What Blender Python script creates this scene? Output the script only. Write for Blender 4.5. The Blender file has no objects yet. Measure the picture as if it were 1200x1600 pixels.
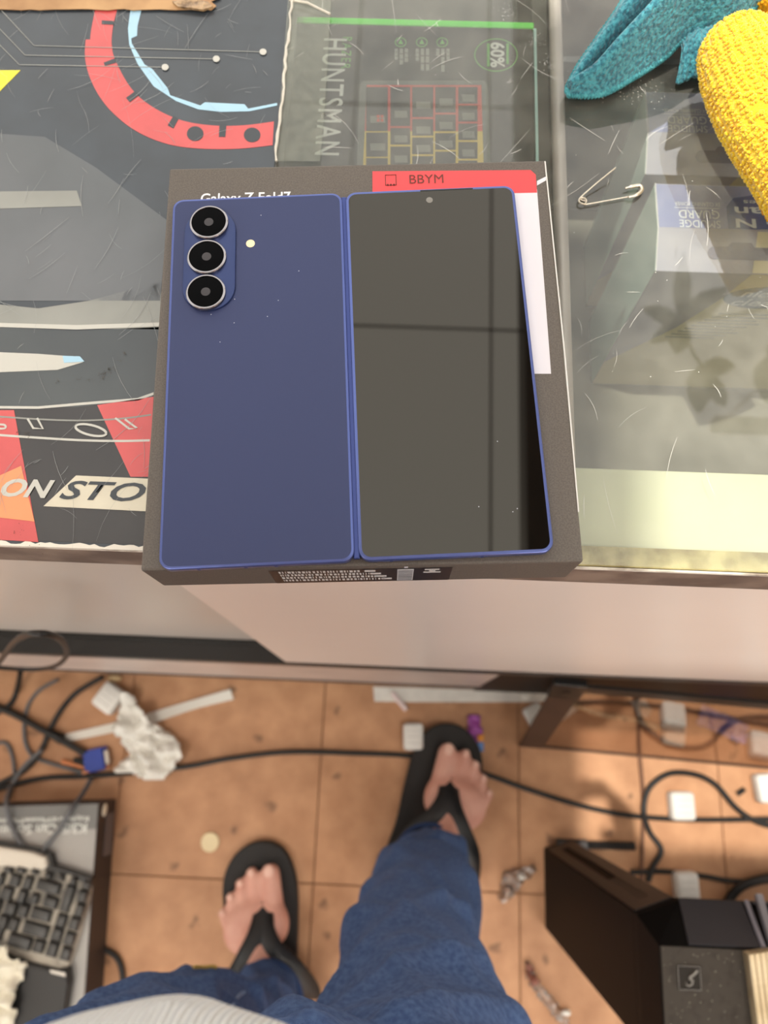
import bpy, bmesh, math, random
from mathutils import Vector, Matrix, noise
random.seed(7)
D = bpy.data
SC = bpy.context.scene
COL = SC.collection
PI = math.pi

# ------------------------------------------------------------------ camera
CAM_Z = 1.225
def _rz(a): return Matrix.Rotation(a, 3, 'Z')
RC = _rz(.0701) @ Matrix.Rotation(.2871, 3, 'X') @ _rz(-.0296)
CP = Vector((0, 0, CAM_Z))
cam = D.cameras.new('camera'); camo = D.objects.new('camera', cam); COL.objects.link(camo)
cam.sensor_fit = 'VERTICAL'; cam.sensor_height = 24; cam.sensor_width = 18; cam.lens = 18
cam.clip_start = .01; cam.clip_end = 60
camo.matrix_world = Matrix.Translation(CP) @ RC.to_4x4()
cam.dof.use_dof = True; cam.dof.focus_distance = .305; cam.dof.aperture_fstop = 6.5
SC.camera = camo

# ------------------------------------------------------------------ sky, sun, exposure
world = D.worlds.new('world'); SC.world = world; world.use_nodes = True
bg = world.node_tree.nodes['Background']
bg.inputs[0].default_value = (1.0, .97, .92, 1); bg.inputs[1].default_value = 1.95
sun = D.lights.new('sun', 'SUN'); sun.energy = 3.6; sun.angle = math.radians(.7); sun.color = (1, .94, .84)
suno = D.objects.new('sun', sun); COL.objects.link(suno)
SUN_DIR = Vector((-.20, .05, 1.0)).normalized()          # towards the sun
suno.rotation_euler = SUN_DIR.to_track_quat('Z', 'Y').to_euler(); suno.location = SUN_DIR * 6
SC.view_settings.view_transform = 'Standard'; SC.view_settings.look = 'None'
SC.view_settings.exposure = 0.0; SC.view_settings.gamma = 1.0; SC.view_settings.use_curve_mapping = False

# point on a horizontal / frontal plane along a sight line (used for surveying the photograph)
def ray(u, v): return RC @ Vector(((u - 600) / 1200, -(v - 800) / 1200, -1))
def P(u, v, z=0.0):
    d = ray(u, v); t = (z - CAM_Z) / d.z; return CP + d * t
def PY(u, v, y):
    d = ray(u, v); t = y / d.y; return CP + d * t

# ------------------------------------------------------------------ materials
def lin(c):
    return tuple(((x / 255) / 12.92 if x <= 10 else ((x / 255 + .055) / 1.055) ** 2.4) for x in c)
MATS = {}
def M(name, rgb, rough=.5, metal=0., var=0., vs=40., bump=0., bs=300., coat=0., spec=.5, rgb2=None, vlo=.35, vhi=.65, sheen=0., detail=4., pos=False):
    if name in MATS: return MATS[name]
    m = D.materials.new(name); m.use_nodes = True; nt = m.node_tree; N = nt.nodes; L = nt.links
    b = N['Principled BSDF']; c = lin(rgb)
    b.inputs['Base Color'].default_value = (*c, 1); b.inputs['Roughness'].default_value = rough
    b.inputs['Metallic'].default_value = metal; b.inputs['Specular IOR Level'].default_value = spec
    b.inputs['Coat Weight'].default_value = coat; b.inputs['Coat Roughness'].default_value = .08
    b.inputs['Sheen Weight'].default_value = sheen
    if var or rgb2 or bump:
        if pos: tc = N.new('ShaderNodeNewGeometry'); out = tc.outputs['Position']
        else: tc = N.new('ShaderNodeTexCoord'); out = tc.outputs['Object']
    if var or rgb2:
        n = N.new('ShaderNodeTexNoise'); n.inputs['Scale'].default_value = vs; n.inputs['Detail'].default_value = detail
        L.new(out, n.inputs['Vector'])
        r = N.new('ShaderNodeValToRGB'); r.color_ramp.elements[0].position = vlo; r.color_ramp.elements[1].position = vhi
        c2 = lin(rgb2) if rgb2 else tuple(x * (1 - var) for x in c)
        r.color_ramp.elements[0].color = (*c2, 1); r.color_ramp.elements[1].color = (*c, 1)
        L.new(n.outputs['Fac'], r.inputs['Fac']); L.new(r.outputs['Color'], b.inputs['Base Color'])
    if bump:
        n2 = N.new('ShaderNodeTexNoise'); n2.inputs['Scale'].default_value = bs; n2.inputs['Detail'].default_value = 3
        L.new(out, n2.inputs['Vector'])
        bp = N.new('ShaderNodeBump'); bp.inputs['Strength'].default_value = bump; bp.inputs['Distance'].default_value = .002
        L.new(n2.outputs['Fac'], bp.inputs['Height']); L.new(bp.outputs['Normal'], b.inputs['Normal'])
    MATS[name] = m; return m

def glass_mat(name, tint=(1, 1, 1), ior=1.7, rough=.0, haze=.0, haze_col=(235, 235, 225), refl=None, haze_scale=60., scratch=True):
    m = D.materials.new(name); m.use_nodes = True; nt = m.node_tree; N = nt.nodes; L = nt.links
    N.remove(N['Principled BSDF']); out = N['Material Output']
    tr = N.new('ShaderNodeBsdfTransparent'); tr.inputs[0].default_value = (*tint, 1)
    gl = N.new('ShaderNodeBsdfGlossy'); gl.inputs['Roughness'].default_value = rough; gl.inputs['Color'].default_value = (1, 1, 1, 1)
    mx = N.new('ShaderNodeMixShader')
    if refl is None:
        fr = N.new('ShaderNodeFresnel'); fr.inputs[0].default_value = ior; L.new(fr.outputs[0], mx.inputs[0])
    else: mx.inputs[0].default_value = refl
    L.new(tr.outputs[0], mx.inputs[1]); L.new(gl.outputs[0], mx.inputs[2])
    if haze:
        df = N.new('ShaderNodeBsdfDiffuse'); df.inputs[0].default_value = (*lin(haze_col), 1)
        tc = N.new('ShaderNodeTexCoord'); n = N.new('ShaderNodeTexNoise'); n.inputs['Scale'].default_value = haze_scale; n.inputs['Detail'].default_value = 8
        L.new(tc.outputs['Object'], n.inputs['Vector'])
        mr = N.new('ShaderNodeMapRange'); mr.inputs['From Min'].default_value = .3; mr.inputs['From Max'].default_value = .75
        mr.inputs['To Min'].default_value = haze * .55; mr.inputs['To Max'].default_value = haze * 1.6
        L.new(n.outputs['Fac'], mr.inputs['Value'])
        m2 = N.new('ShaderNodeMixShader'); L.new(mr.outputs[0], m2.inputs[0]); L.new(mx.outputs[0], m2.inputs[1]); L.new(df.outputs[0], m2.inputs[2])
        mx = m2
    L.new(mx.outputs[0], out.inputs[0]); MATS[name] = m; return m

# ------------------------------------------------------------------ mesh helpers
class MB:
    def __init__(s): s.v = []; s.f = []
    def add(s, vs, fs):
        o = len(s.v); s.v += [Vector(p) for p in vs]; s.f += [tuple(i + o for i in f) for f in fs]; return s
    def box(s, x0, x1, y0, y1, z0, z1):
        return s.add([(x0, y0, z0), (x1, y0, z0), (x1, y1, z0), (x0, y1, z0), (x0, y0, z1), (x1, y0, z1), (x1, y1, z1), (x0, y1, z1)],
                     [(0, 3, 2, 1), (4, 5, 6, 7), (0, 1, 5, 4), (1, 2, 6, 5), (2, 3, 7, 6), (3, 0, 4, 7)])
    def prism(s, pts, z0, z1):
        return s.ext([Vector((p[0], p[1], z0)) for p in pts], Vector((0, 0, z1 - z0)))
    def ext(s, ring, d):
        n = len(ring); nn = Vector((0, 0, 0))
        for i in range(n): nn += Vector(ring[i]).cross(Vector(ring[(i + 1) % n]))
        if nn.dot(d) < 0: ring = list(reversed(ring))
        vs = [Vector(p) for p in ring] + [Vector(p) + d for p in ring]
        fs = [tuple(reversed(range(n))), tuple(range(n, 2 * n))] + [(i, (i + 1) % n, n + (i + 1) % n, n + i) for i in range(n)]
        return s.add(vs, fs)
    def loft(s, rings, close=True, cap=True):
        n = len(rings[0]); vs = [p for r in rings for p in r]; fs = []
        for k in range(len(rings) - 1):
            for i in range(n if close else n - 1):
                j = (i + 1) % n; fs.append((k * n + i, k * n + j, (k + 1) * n + j, (k + 1) * n + i))
        if cap and close:
            fs.append(tuple(reversed(range(n)))); fs.append(tuple(range((len(rings) - 1) * n, len(rings) * n)))
        return s.add(vs, fs)
    def tube(s, path, r, n=10, cap=True):
        path = [Vector(p) for p in path]; m = len(path)
        rs = r if isinstance(r, (list, tuple)) else [r] * m
        t0 = (path[1] - path[0]).normalized()
        up = Vector((0, 0, 1)) if abs(t0.z) < .9 else Vector((1, 0, 0))
        a = t0.cross(up).normalized(); rings = []
        for i in range(m):
            t = (path[min(i + 1, m - 1)] - path[max(i - 1, 0)]).normalized()
            a = (a - t * a.dot(t)); a = a.normalized() if a.length > 1e-6 else t.orthogonal().normalized()
            b = t.cross(a)
            rings.append([path[i] + (a * math.cos(2 * PI * k / n) + b * math.sin(2 * PI * k / n)) * rs[i] for k in range(n)])
        return s.loft(rings, cap=cap)
    def ell(s, c, r, rot=None, nu=20, nv=12):
        c = Vector(c); rings = []
        for j in range(1, nv):
            th = PI * j / nv
            rings.append([Vector((r[0] * math.sin(th) * math.cos(2 * PI * i / nu), r[1] * math.sin(th) * math.sin(2 * PI * i / nu), -r[2] * math.cos(th))) for i in range(nu)])
        vs = [p for q in rings for p in q] + [Vector((0, 0, -r[2])), Vector((0, 0, r[2]))]
        if rot is not None: vs = [rot @ p for p in vs]
        vs = [p + c for p in vs]; fs = []
        for k in range(nv - 2):
            for i in range(nu):
                j = (i + 1) % nu; fs.append((k * nu + i, k * nu + j, (k + 1) * nu + j, (k + 1) * nu + i))
        b = (nv - 1) * nu
        for i in range(nu):
            j = (i + 1) % nu; fs.append((j, i, b)); fs.append(((nv - 2) * nu + i, (nv - 2) * nu + j, b + 1))
        return s.add(vs, fs)
    def cap(s, a, b, ra, rb, n=16):
        a = Vector(a); b = Vector(b); t = (b - a).normalized(); pts = []; rs = []
        for k in range(1, 5):
            q = PI / 2 * (1 - k / 4); pts.append(a - t * ra * math.sin(q)); rs.append(max(ra * math.cos(q), 1e-4))
        for k in range(0, 4):
            q = PI / 2 * k / 4; pts.append(b + t * rb * math.sin(q)); rs.append(max(rb * math.cos(q), 1e-4))
        return s.tube(pts, rs, n)
    def lathe(s, prof, c, axis=Vector((0, 0, 1)), n=32):
        q = axis.to_track_quat('Z', 'Y'); c = Vector(c)
        rings = [[c + q @ Vector((max(r, 1e-5) * math.cos(2 * PI * i / n), max(r, 1e-5) * math.sin(2 * PI * i / n), z)) for i in range(n)] for r, z in prof]
        return s.loft(rings)
    def xf(s, m): s.v = [m @ p for p in s.v]; return s

def wloc(o):
    return Vector(o['_w']) if '_w' in o else Vector((0, 0, 0))
WL = {}
def tag(o, label=None, cat=None, group=None, kind=None):
    if label: o['label'] = label
    if cat: o['category'] = cat
    if group: o['group'] = group
    if kind: o['kind'] = kind
    return o
def hook(o, parent, loc):
    o.location = loc; WL[o.name] = Vector(loc)
    if parent is not None:
        o.parent = parent; o.matrix_parent_inverse = Matrix.Translation(-WL[parent.name])
def thing(name, label, cat, loc=(0, 0, 0), group=None, kind=None):
    o = D.objects.new(name, None); COL.objects.link(o); o.empty_display_size = .02; hook(o, None, Vector(loc)); return tag(o, label, cat, group, kind)
def mesh_of(mb, name, mat, bevel=0, seg=2, smooth=None):
    me = D.meshes.new(name); me.from_pydata([tuple(p) for p in mb.v], [], mb.f); me.validate()
    bm = bmesh.new(); bm.from_mesh(me); bmesh.ops.recalc_face_normals(bm, faces=bm.faces)
    if bevel:
        ed = [e for e in bm.edges if len(e.link_faces) == 2 and e.calc_face_angle(0) > .5]
        bmesh.ops.bevel(bm, geom=ed, offset=bevel, segments=seg, profile=.5, affect='EDGES', clamp_overlap=True)
    bm.to_mesh(me); bm.free()
    if mat: me.materials.append(mat)
    if smooth is not None:
        me.shade_smooth()
        if smooth < 180: me.set_sharp_from_angle(angle=math.radians(smooth))
    return me
def obj(name, mb, mat, parent=None, bevel=0, seg=2, smooth=None, kind=None):
    xs = [p.x for p in mb.v]; ys = [p.y for p in mb.v]; zs = [p.z for p in mb.v]
    o0 = Vector(((min(xs) + max(xs)) / 2, (min(ys) + max(ys)) / 2, min(zs)))
    mb.v = [p - o0 for p in mb.v]
    o = D.objects.new(name, mesh_of(mb, name, mat, bevel, seg, smooth)); COL.objects.link(o); hook(o, parent, o0)
    if kind: o['kind'] = kind
    return o
def inst(name, me, parent, mat4):
    o = D.objects.new(name, me); COL.objects.link(o); hook(o, parent, mat4.translation)
    o.rotation_euler = mat4.to_euler(); o.scale = mat4.to_scale(); return o
def spline(pts, k=6, closed=False):
    pts = [Vector(p) for p in pts]; n = len(pts); out = []
    rng = n if closed else n - 1
    for i in range(rng):
        if closed: a, b, c, d = pts[i - 1], pts[i], pts[(i + 1) % n], pts[(i + 2) % n]
        else: a, b, c, d = pts[max(i - 1, 0)], pts[i], pts[i + 1], pts[min(i + 2, n - 1)]
        for j in range(k):
            t = j / k
            out.append(.5 * ((2 * b) + (c - a) * t + (2 * a - 5 * b + 4 * c - d) * t * t + (3 * b - a - 3 * c + d) * t ** 3))
    if not closed: out.append(pts[-1])
    return out
def rrect(w, h, r, n=6, cx=0, cy=0):
    out = []
    for sx, sy, a0 in ((1, 1, 0), (-1, 1, PI / 2), (-1, -1, PI), (1, -1, 1.5 * PI)):
        for k in range(n + 1):
            a = a0 + PI / 2 * k / n; out.append((cx + sx * (w / 2 - r) + r * math.cos(a), cy + sy * (h / 2 - r) + r * math.sin(a)))
    return out
def frame(o, ang):   # local (x,y,z) -> world, rotated about z
    return Matrix.Translation(Vector(o)) @ Matrix.Rotation(ang, 4, 'Z')

def text(name, s, mat, parent, o, ex, ey, w, h, bold=0., shear=0., ext=.0001, spacing=1.):
    cu = D.curves.new(name, 'FONT'); cu.body = s; cu.size = 1; cu.offset = bold; cu.shear = shear; cu.space_character = spacing; cu.resolution_u = 3
    t = D.objects.new('tmp_text', cu); COL.objects.link(t)
    dg = bpy.context.evaluated_depsgraph_get(); me = D.meshes.new_from_object(t.evaluated_get(dg))
    D.objects.remove(t); D.curves.remove(cu)
    xs = [v.co.x for v in me.vertices]; ys = [v.co.y for v in me.vertices]
    x0, x1, y0, y1 = min(xs), max(xs), min(ys), max(ys)
    o = Vector(o); ex = Vector(ex).normalized(); ey = Vector(ey).normalized(); nz = ex.cross(ey)
    if w is None: w = h * (x1 - x0) / (y1 - y0)
    base = o.copy()
    for v in me.vertices:
        v.co = ex * ((v.co.x - x0) / (x1 - x0) * w) + ey * ((v.co.y - y0) / (y1 - y0) * h) + nz * ext
    me.name = name; me.materials.clear(); me.materials.append(mat)
    ob = D.objects.new(name, me); COL.objects.link(ob); hook(ob, parent, base); return ob

def bake(mb, voxel, smooth_it=4, name='tmp', disp=None, smooth_fac=.5, post=0):
    me = D.meshes.new(name); me.from_pydata([tuple(p) for p in mb.v], [], mb.f)
    bm = bmesh.new(); bm.from_mesh(me); bmesh.ops.recalc_face_normals(bm, faces=bm.faces); bm.to_mesh(me); bm.free()
    t = D.objects.new('tmp_remesh', me); COL.objects.link(t)
    r = t.modifiers.new('r', 'REMESH'); r.mode = 'VOXEL'; r.voxel_size = voxel
    if smooth_it:
        q = t.modifiers.new('s', 'SMOOTH'); q.iterations = smooth_it; q.factor = smooth_fac
    dg = bpy.context.evaluated_depsgraph_get(); out = D.meshes.new_from_object(t.evaluated_get(dg))
    D.objects.remove(t); D.meshes.remove(me)
    if disp:
        ns = [v.normal.copy() for v in out.vertices]
        for v, nn in zip(out.vertices, ns): v.co += disp(v.co, nn)
        bm = bmesh.new(); bm.from_mesh(out)
        for _ in range(post): bmesh.ops.smooth_vert(bm, verts=bm.verts, factor=.5, use_axis_x=True, use_axis_y=True, use_axis_z=True)
        bm.to_mesh(out); bm.free(); out.update()
    return out
def baked(name, me, mat, parent=None):
    me.name = name; me.materials.clear(); me.materials.append(mat); me.shade_smooth()
    xs = [v.co.x for v in me.vertices]; ys = [v.co.y for v in me.vertices]; zs = [v.co.z for v in me.vertices]
    o0 = Vector(((min(xs) + max(xs)) / 2, (min(ys) + max(ys)) / 2, min(zs)))
    me.transform(Matrix.Translation(-o0))
    o = D.objects.new(name, me); COL.objects.link(o); hook(o, parent, o0); return o

def px(pts, z): return [P(u, v, z) for u, v in pts]
def flat(name, pts, z, mat, parent, t=.0001, off=0):
    """thin printed shape lying on a horizontal surface"""
    return obj(name, MB().ext(px(pts, z), Vector((0, 0, t))), mat, parent)

# ================================================================== ROOM
m_wall = M('wall_paint', (226, 220, 208), .85, var=.06, vs=3)
m_ceil = M('ceiling_paint', (225, 222, 214), .85)
m_beam = M('dark_beam', (62, 52, 44), .6, var=.3, vs=8)
m_cork = M('cork_tile', (204, 154, 114), .55, rgb2=(182, 132, 94), vs=26, vlo=.3, vhi=.66, bump=.12, bs=260, pos=True, detail=7)
def add_spots(m):
    nt = m.node_tree; N = nt.nodes; L = nt.links; b = N['Principled BSDF']
    src = b.inputs['Base Color'].links[0].from_socket
    g = N.new('ShaderNodeNewGeometry'); v = N.new('ShaderNodeTexVoronoi'); v.voronoi_dimensions = '2D'; v.inputs['Scale'].default_value = 8.5; v.inputs['Randomness'].default_value = 1
    n = N.new('ShaderNodeTexNoise'); n.inputs['Scale'].default_value = 40
    mixv = N.new('ShaderNodeVectorMath'); mixv.operation = 'MULTIPLY_ADD'; mixv.inputs[1].default_value = (.03, .03, .03)
    L.new(g.outputs['Position'], n.inputs['Vector']); L.new(n.outputs['Color'], mixv.inputs[0]); L.new(g.outputs['Position'], mixv.inputs[2])
    L.new(mixv.outputs[0], v.inputs['Vector'])
    r = N.new('ShaderNodeValToRGB'); r.color_ramp.elements[0].position = .02; r.color_ramp.elements[1].position = .075
    r.color_ramp.elements[0].color = (.30, .28, .27, 1); r.color_ramp.elements[1].color = (1, 1, 1, 1)
    L.new(v.outputs['Distance'], r.inputs['Fac'])
    n3 = N.new('ShaderNodeTexNoise'); n3.inputs['Scale'].default_value = 3.2; n3.inputs['Detail'].default_value = 6
    L.new(g.outputs['Position'], n3.inputs['Vector'])
    r3 = N.new('ShaderNodeValToRGB'); r3.color_ramp.elements[0].position = .36; r3.color_ramp.elements[1].position = .55
    r3.color_ramp.elements[0].color = (.78, .76, .74, 1); r3.color_ramp.elements[1].color = (1, 1, 1, 1)
    L.new(n3.outputs['Fac'], r3.inputs['Fac'])
    mm = N.new('ShaderNodeMixRGB'); mm.blend_type = 'MULTIPLY'; mm.inputs[0].default_value = .7
    L.new(src, mm.inputs[1]); L.new(r.outputs[0], mm.inputs[2])
    m2 = N.new('ShaderNodeMixRGB'); m2.blend_type = 'MULTIPLY'; m2.inputs[0].default_value = 1
    L.new(mm.outputs[0], m2.inputs[1]); L.new(r3.outputs[0], m2.inputs[2]); L.new(m2.outputs[0], b.inputs['Base Color'])
add_spots(m_cork)
m_seam = M('tile_seam', (138, 100, 74), .8)

RX0, RX1, RY0, RY1, RH = -2.4, 2.4, -2.0, 3.0, 2.7
# the tiled floor: a bed with a shallow recess of seam colour where the loose tiles lie
TX0, TY0, TS, NX, NY = -1.305, -.807, .3, 9, 4
bed = MB().box(RX0, RX1, RY0, RY1, -.06, -.012)
TX1, TY1 = TX0 + NX * TS, TY0 + NY * TS
bed.box(RX0, TX0, RY0, RY1, -.012, -.0005).box(TX1, RX1, RY0, RY1, -.012, -.0005).box(TX0, TX1, RY0, TY0, -.012, -.0005).box(TX0, TX1, TY1, RY1, -.012, -.0005)
floor = tag(obj('floor', bed, m_seam), kind='structure'); floor.data.materials[0] = m_cork
seam = obj('tile_bed', MB().box(TX0, TX1, TY0, TY1, -.012, -.003), m_seam, floor)
tile_me = mesh_of(MB().box(-TS / 2 + .0009, TS / 2 - .0009, -TS / 2 + .0009, TS / 2 - .0009, -.003, 0), 'tile', m_cork, bevel=.0006, seg=1)
for i in range(NX):
    for j in range(NY):
        inst('tile', tile_me, floor, Matrix.Translation((TX0 + (i + .5) * TS, TY0 + (j + .5) * TS, random.uniform(-.0003, 0))))
# walls, with unseen windows added to let in side light
m_frame = M('window_frame', (205, 200, 190), .5)
def wall_x(name, x0, x1, y0, y1, wy0, wy1, wz0, wz1, n):
    w = MB().box(x0, x1, y0, wy0, 0, RH).box(x0, x1, wy1, y1, 0, RH).box(x0, x1, wy0, wy1, 0, wz0).box(x0, x1, wy0, wy1, wz1, RH)
    tag(obj(name, w, m_wall), kind='structure')
    t = thing('window_%d' % n, None, None, ((x0 + x1) / 2, (wy0 + wy1) / 2, wz0), kind='structure'); xm = (x0 + x1) / 2
    for a in ((wy0, wy0 + .04, wz0, wz1), (wy1 - .04, wy1, wz0, wz1), (wy0 + .04, wy1 - .04, wz0, wz0 + .04), (wy0 + .04, wy1 - .04, wz1 - .04, wz1), ((wy0 + wy1) / 2 - .02, (wy0 + wy1) / 2 + .02, wz0 + .04, wz1 - .04)):
        obj('window_frame', MB().box(xm - .025, xm + .025, *a), m_frame, t)
wall_x('wall_left', RX0 - .12, RX0, RY0, RY1, -1.3, 2.4, .5, 2.3, 1)
wall_x('wall_right', RX1, RX1 + .12, RY0, RY1, -1.3, 2.4, .5, 2.3, 2)
# the back of the shop: wide doorway between two piers, added for fill light
DX0, DX1 = -1.9, 1.9
bw = MB().box(RX0 - .12, DX0, RY0 - .12, RY0, 0, RH).box(DX1, RX1 + .12, RY0 - .12, RY0, 0, RH).box(DX0, DX1, RY0 - .12, RY0, 2.35, RH)
tag(obj('wall_back', bw, m_wall), kind='structure')
dr = thing('door_1', None, None, (0, RY0 - .06, 0), kind='structure')
for a in ((DX0, DX0 + .05, 0, 2.35), (DX1 - .05, DX1, 0, 2.35), (DX0 + .05, DX1 - .05, 2.3, 2.35)): obj('door_frame', MB().box(a[0], a[1], RY0 - .10, RY0 - .02, a[2], a[3]), m_frame, dr)
# ceiling with a skylight: slabs round the opening, glazing bars and one dark beam
SX0, SX1, SY0, SY1 = -1.7, 1.15, .46, 2.75
GX0, GY0 = -.272, -.002            # notch of the unseen opening, shaped so noon sun falls only at the right
cl = MB().box(RX0, SX0, RY0, RY1, RH, RH + .1).box(SX1, RX1, RY0, RY1, RH, RH + .1).box(SX0, SX1, SY1, RY1, RH, RH + .1)
cl.box(SX0, GX0, RY0, SY0, RH, RH + .1).box(GX0, SX1, RY0, GY0, RH, RH + .1)
tag(obj('ceiling', cl, m_ceil), kind='structure')
tag(obj('trim_1', MB().box(.345, .47, SY0, SY1, RH - .02, RH + .1), m_beam), kind='structure')
k = 2
for x in (-1.2, -.7, -.2, .25):
    tag(obj('trim_%d' % k, MB().box(x - .003, x + .003, SY0, SY1, RH, RH + .006), m_beam), kind='structure'); k += 1
for y in (1.17, 2.05):
    tag(obj('trim_%d' % k, MB().box(SX0, .345, y - .0025, y + .0025, RH + .008, RH + .013), m_beam), kind='structure'); k += 1

for i, (lx, ly, lab) in enumerate(((-.75, -.95, 'square white LED ceiling panel behind the person, towards the left wall'), (.95, -.95, 'square white LED ceiling panel behind the person, towards the right wall'))):  # unseen lamps added to brighten the floor and counter doors
    lp = thing('ceiling_light', lab, 'light', (lx, ly, RH - .04), 'LED panels on the shop ceiling')
    obj('lamp_frame', MB().box(lx - .42, lx + .42, ly - .32, ly - .30, RH - .04, RH - .001).box(lx - .42, lx + .42, ly + .30, ly + .32, RH - .04, RH - .001).box(lx - .42, lx - .40, ly - .30, ly + .30, RH - .04, RH - .001).box(lx + .40, lx + .42, ly - .30, ly + .30, RH - .04, RH - .001), m_frame, lp)
    if 'led' not in MATS:
        em_ = D.materials.new('led'); em_.use_nodes = True; b_ = em_.node_tree.nodes['Principled BSDF']
        b_.inputs['Emission Color'].default_value = (1, .93, .84, 1); b_.inputs['Emission Strength'].default_value = 13; MATS['led'] = em_
    obj('diffuser', MB().box(lx - .40, lx + .40, ly - .30, ly + .30, RH - .03, RH - .015), MATS['led'], lp)

# ================================================================== DISPLAY COUNTER
ZG = .9195                     # top of the glass
CX0, CX1, CY0, CY1 = -1.25, 1.25, .0715, .60
m_alu = M('brushed_metal', (214, 200, 192), .38, metal=.25, var=.15, vs=14)
m_trim = M('edge_metal', (150, 136, 126), .42, metal=.35, rgb2=(104, 92, 88), vs=38, vlo=.4, vhi=.62)
m_door = M('door_laminate', (236, 224, 216), .3, var=.04, vs=5, spec=.6)
m_door2 = M('door_laminate_grey', (206, 198, 190), .28, var=.05, vs=5, spec=.6)
m_black = M('black_plastic', (22, 21, 21), .35)
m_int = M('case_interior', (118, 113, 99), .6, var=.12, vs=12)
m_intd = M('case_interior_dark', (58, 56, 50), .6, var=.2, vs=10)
m_cream = M('cream_ledge', (206, 206, 178), .55, var=.05, vs=12)
m_dirty = M('dirty_sealant', (186, 174, 124), .8, rgb2=(128, 114, 72), vs=90, vlo=.34, vhi=.6, bump=.3, bs=400)
ct = thing('display_counter', 'long shop display counter with sliding doors, metal edge and glazed case', 'counter', (0, .33, 0))
obj('edge_trim', MB().box(CX0, CX1, CY0, CY0 + .006, .8805, .9115), m_trim, ct, bevel=.0008)
obj('top_rail', MB().box(CX0, CX1, CY0 + .006, .1, .8805, .9050), m_trim, ct)
obj('sliding_door', MB().box(-.12, .70, .0765, .0845, .362, .8805), m_door, ct, bevel=.0006)
obj('sliding_door', MB().box(-1.2, -.02, .099, .107, .362, .8805), m_door2, ct, bevel=.0006)
obj('sliding_door', MB().box(.62, 1.23, .099, .107, .362, .8805), m_door2, ct, bevel=.0006)
obj('door_track', MB().box(CX0, CX1, .0745, .118, .338, .360).box(CX0, CX1, .0945, .0965, .360, .366), m_black, ct, bevel=.0006)
obj('kick_panel', MB().box(CX0, .124, .0765, .0805, .098, .338), m_alu, ct)
obj('kick_panel', MB().box(.124, CX1, .0755, .0805, .02, .338), M('black_kick', (16, 15, 15), .5, spec=.2), ct)
obj('kick_lip', MB().box(CX0, .124, .0745, .082, .086, .0985), M('dark_lip', (60, 50, 46), .5), ct)
obj('plinth', MB().box(CX0 + .02, CX1 - .02, .10, CY1 - .05, 0, .086), m_black, ct)
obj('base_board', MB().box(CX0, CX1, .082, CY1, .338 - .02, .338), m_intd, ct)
obj('end_panel', MB().box(CX0 - .012, CX0, CY0, CY1, 0, .9115), m_door2, ct)
obj('end_panel', MB().box(CX1, CX1 + .012, CY0, CY1, 0, .9115), m_door2, ct)
obj('front_panel', MB().box(CX0, CX1, CY1 - .012, CY1, 0, .62), m_door, ct)
obj('front_glass', MB().box(CX0, CX1, CY1 - .008, CY1 - .002, .62, .9115), glass_mat('front_glass', ior=1.5), ct)
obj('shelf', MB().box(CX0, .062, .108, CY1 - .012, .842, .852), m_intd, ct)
obj('shelf', MB().box(.062, CX1, .108, CY1 - .012, .735, .745), m_int, ct)
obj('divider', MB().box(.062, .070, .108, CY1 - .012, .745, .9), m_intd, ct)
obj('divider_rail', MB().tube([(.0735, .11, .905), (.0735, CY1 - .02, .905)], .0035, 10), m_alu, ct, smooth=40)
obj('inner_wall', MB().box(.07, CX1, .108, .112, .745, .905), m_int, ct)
obj('front_ledge', MB().box(.02, CX1, .0805, .116, .9055, .9105), m_cream, ct, bevel=.0005)
obj('sealant_strip', MB().box(.02, CX1, CY0 + .0005, .0805, .9116, .9131), m_dirty, ct)
obj('white_edge', MB().box(CX0, CX1, CY0 - .0006, CY0 + .0002, .9105, .9128), M('chalky_edge', (232, 226, 214), .8, rgb2=(150, 136, 124), vs=70, vlo=.3, vhi=.5), ct)

# glass worktop: a thing of its own
m_glass = glass_mat('dusty_glass', tint=(.93, .965, .94), ior=1.62, haze=.075, haze_col=(236, 236, 222))
m_under = glass_mat('glass_underside', tint=(1, 1, 1), refl=0.0)
m_gedge = M('glass_edge', (150, 175, 150), .15, var=.3, vs=60)
gm = MB().box(CX0, CX1, CY0 - .0005, CY1 + .006, ZG - .006, ZG)
gt = thing('glass_worktop', 'scratched clear glass worktop lying along the whole display counter', 'worktop', (0, .33, ZG - .006))
gp = obj('glass_pane', gm, m_glass, gt)
gp.data.materials.append(m_under); gp.data.materials.append(m_gedge)
for p in gp.data.polygons: p.material_index = 0 if p.normal.z > .5 else (1 if p.normal.z < -.5 or p.normal.y < -.5 else 2)
m_scr = M('scratch_white', (226, 226, 220), .7)
def scratches(n, x0, x1, y0, y1, z, lmin, lmax, wmin, wmax, seed):
    rnd = random.Random(seed); mb = MB()
    for _ in range(n):
        p = Vector((rnd.uniform(x0, x1), rnd.uniform(y0, y1), z)); a = rnd.choice([rnd.uniform(0, PI), rnd.gauss(1.9, .35), rnd.gauss(.9, .3)])
        l = rnd.uniform(lmin, lmax) * rnd.random() ** .7 + lmin * .3; w = rnd.uniform(wmin, wmax); bend = rnd.uniform(-.35, .35); pts = []
        for k in range(5):
            t = k / 4 - .5; pts.append(p + Vector((math.cos(a + bend * t) * l * t, math.sin(a + bend * t) * l * t, 0)))
        nrm = Vector((-math.sin(a), math.cos(a), 0)); vs = []; fs = []
        for k, q in enumerate(pts):
            ww = w * (.25 + .75 * math.sin(PI * (k + .35) / 4.7)); vs += [q - nrm * ww, q + nrm * ww]
            if k: fs.append((2 * k - 2, 2 * k, 2 * k + 1, 2 * k - 1))
        mb.add(vs, fs)
    return mb
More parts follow.
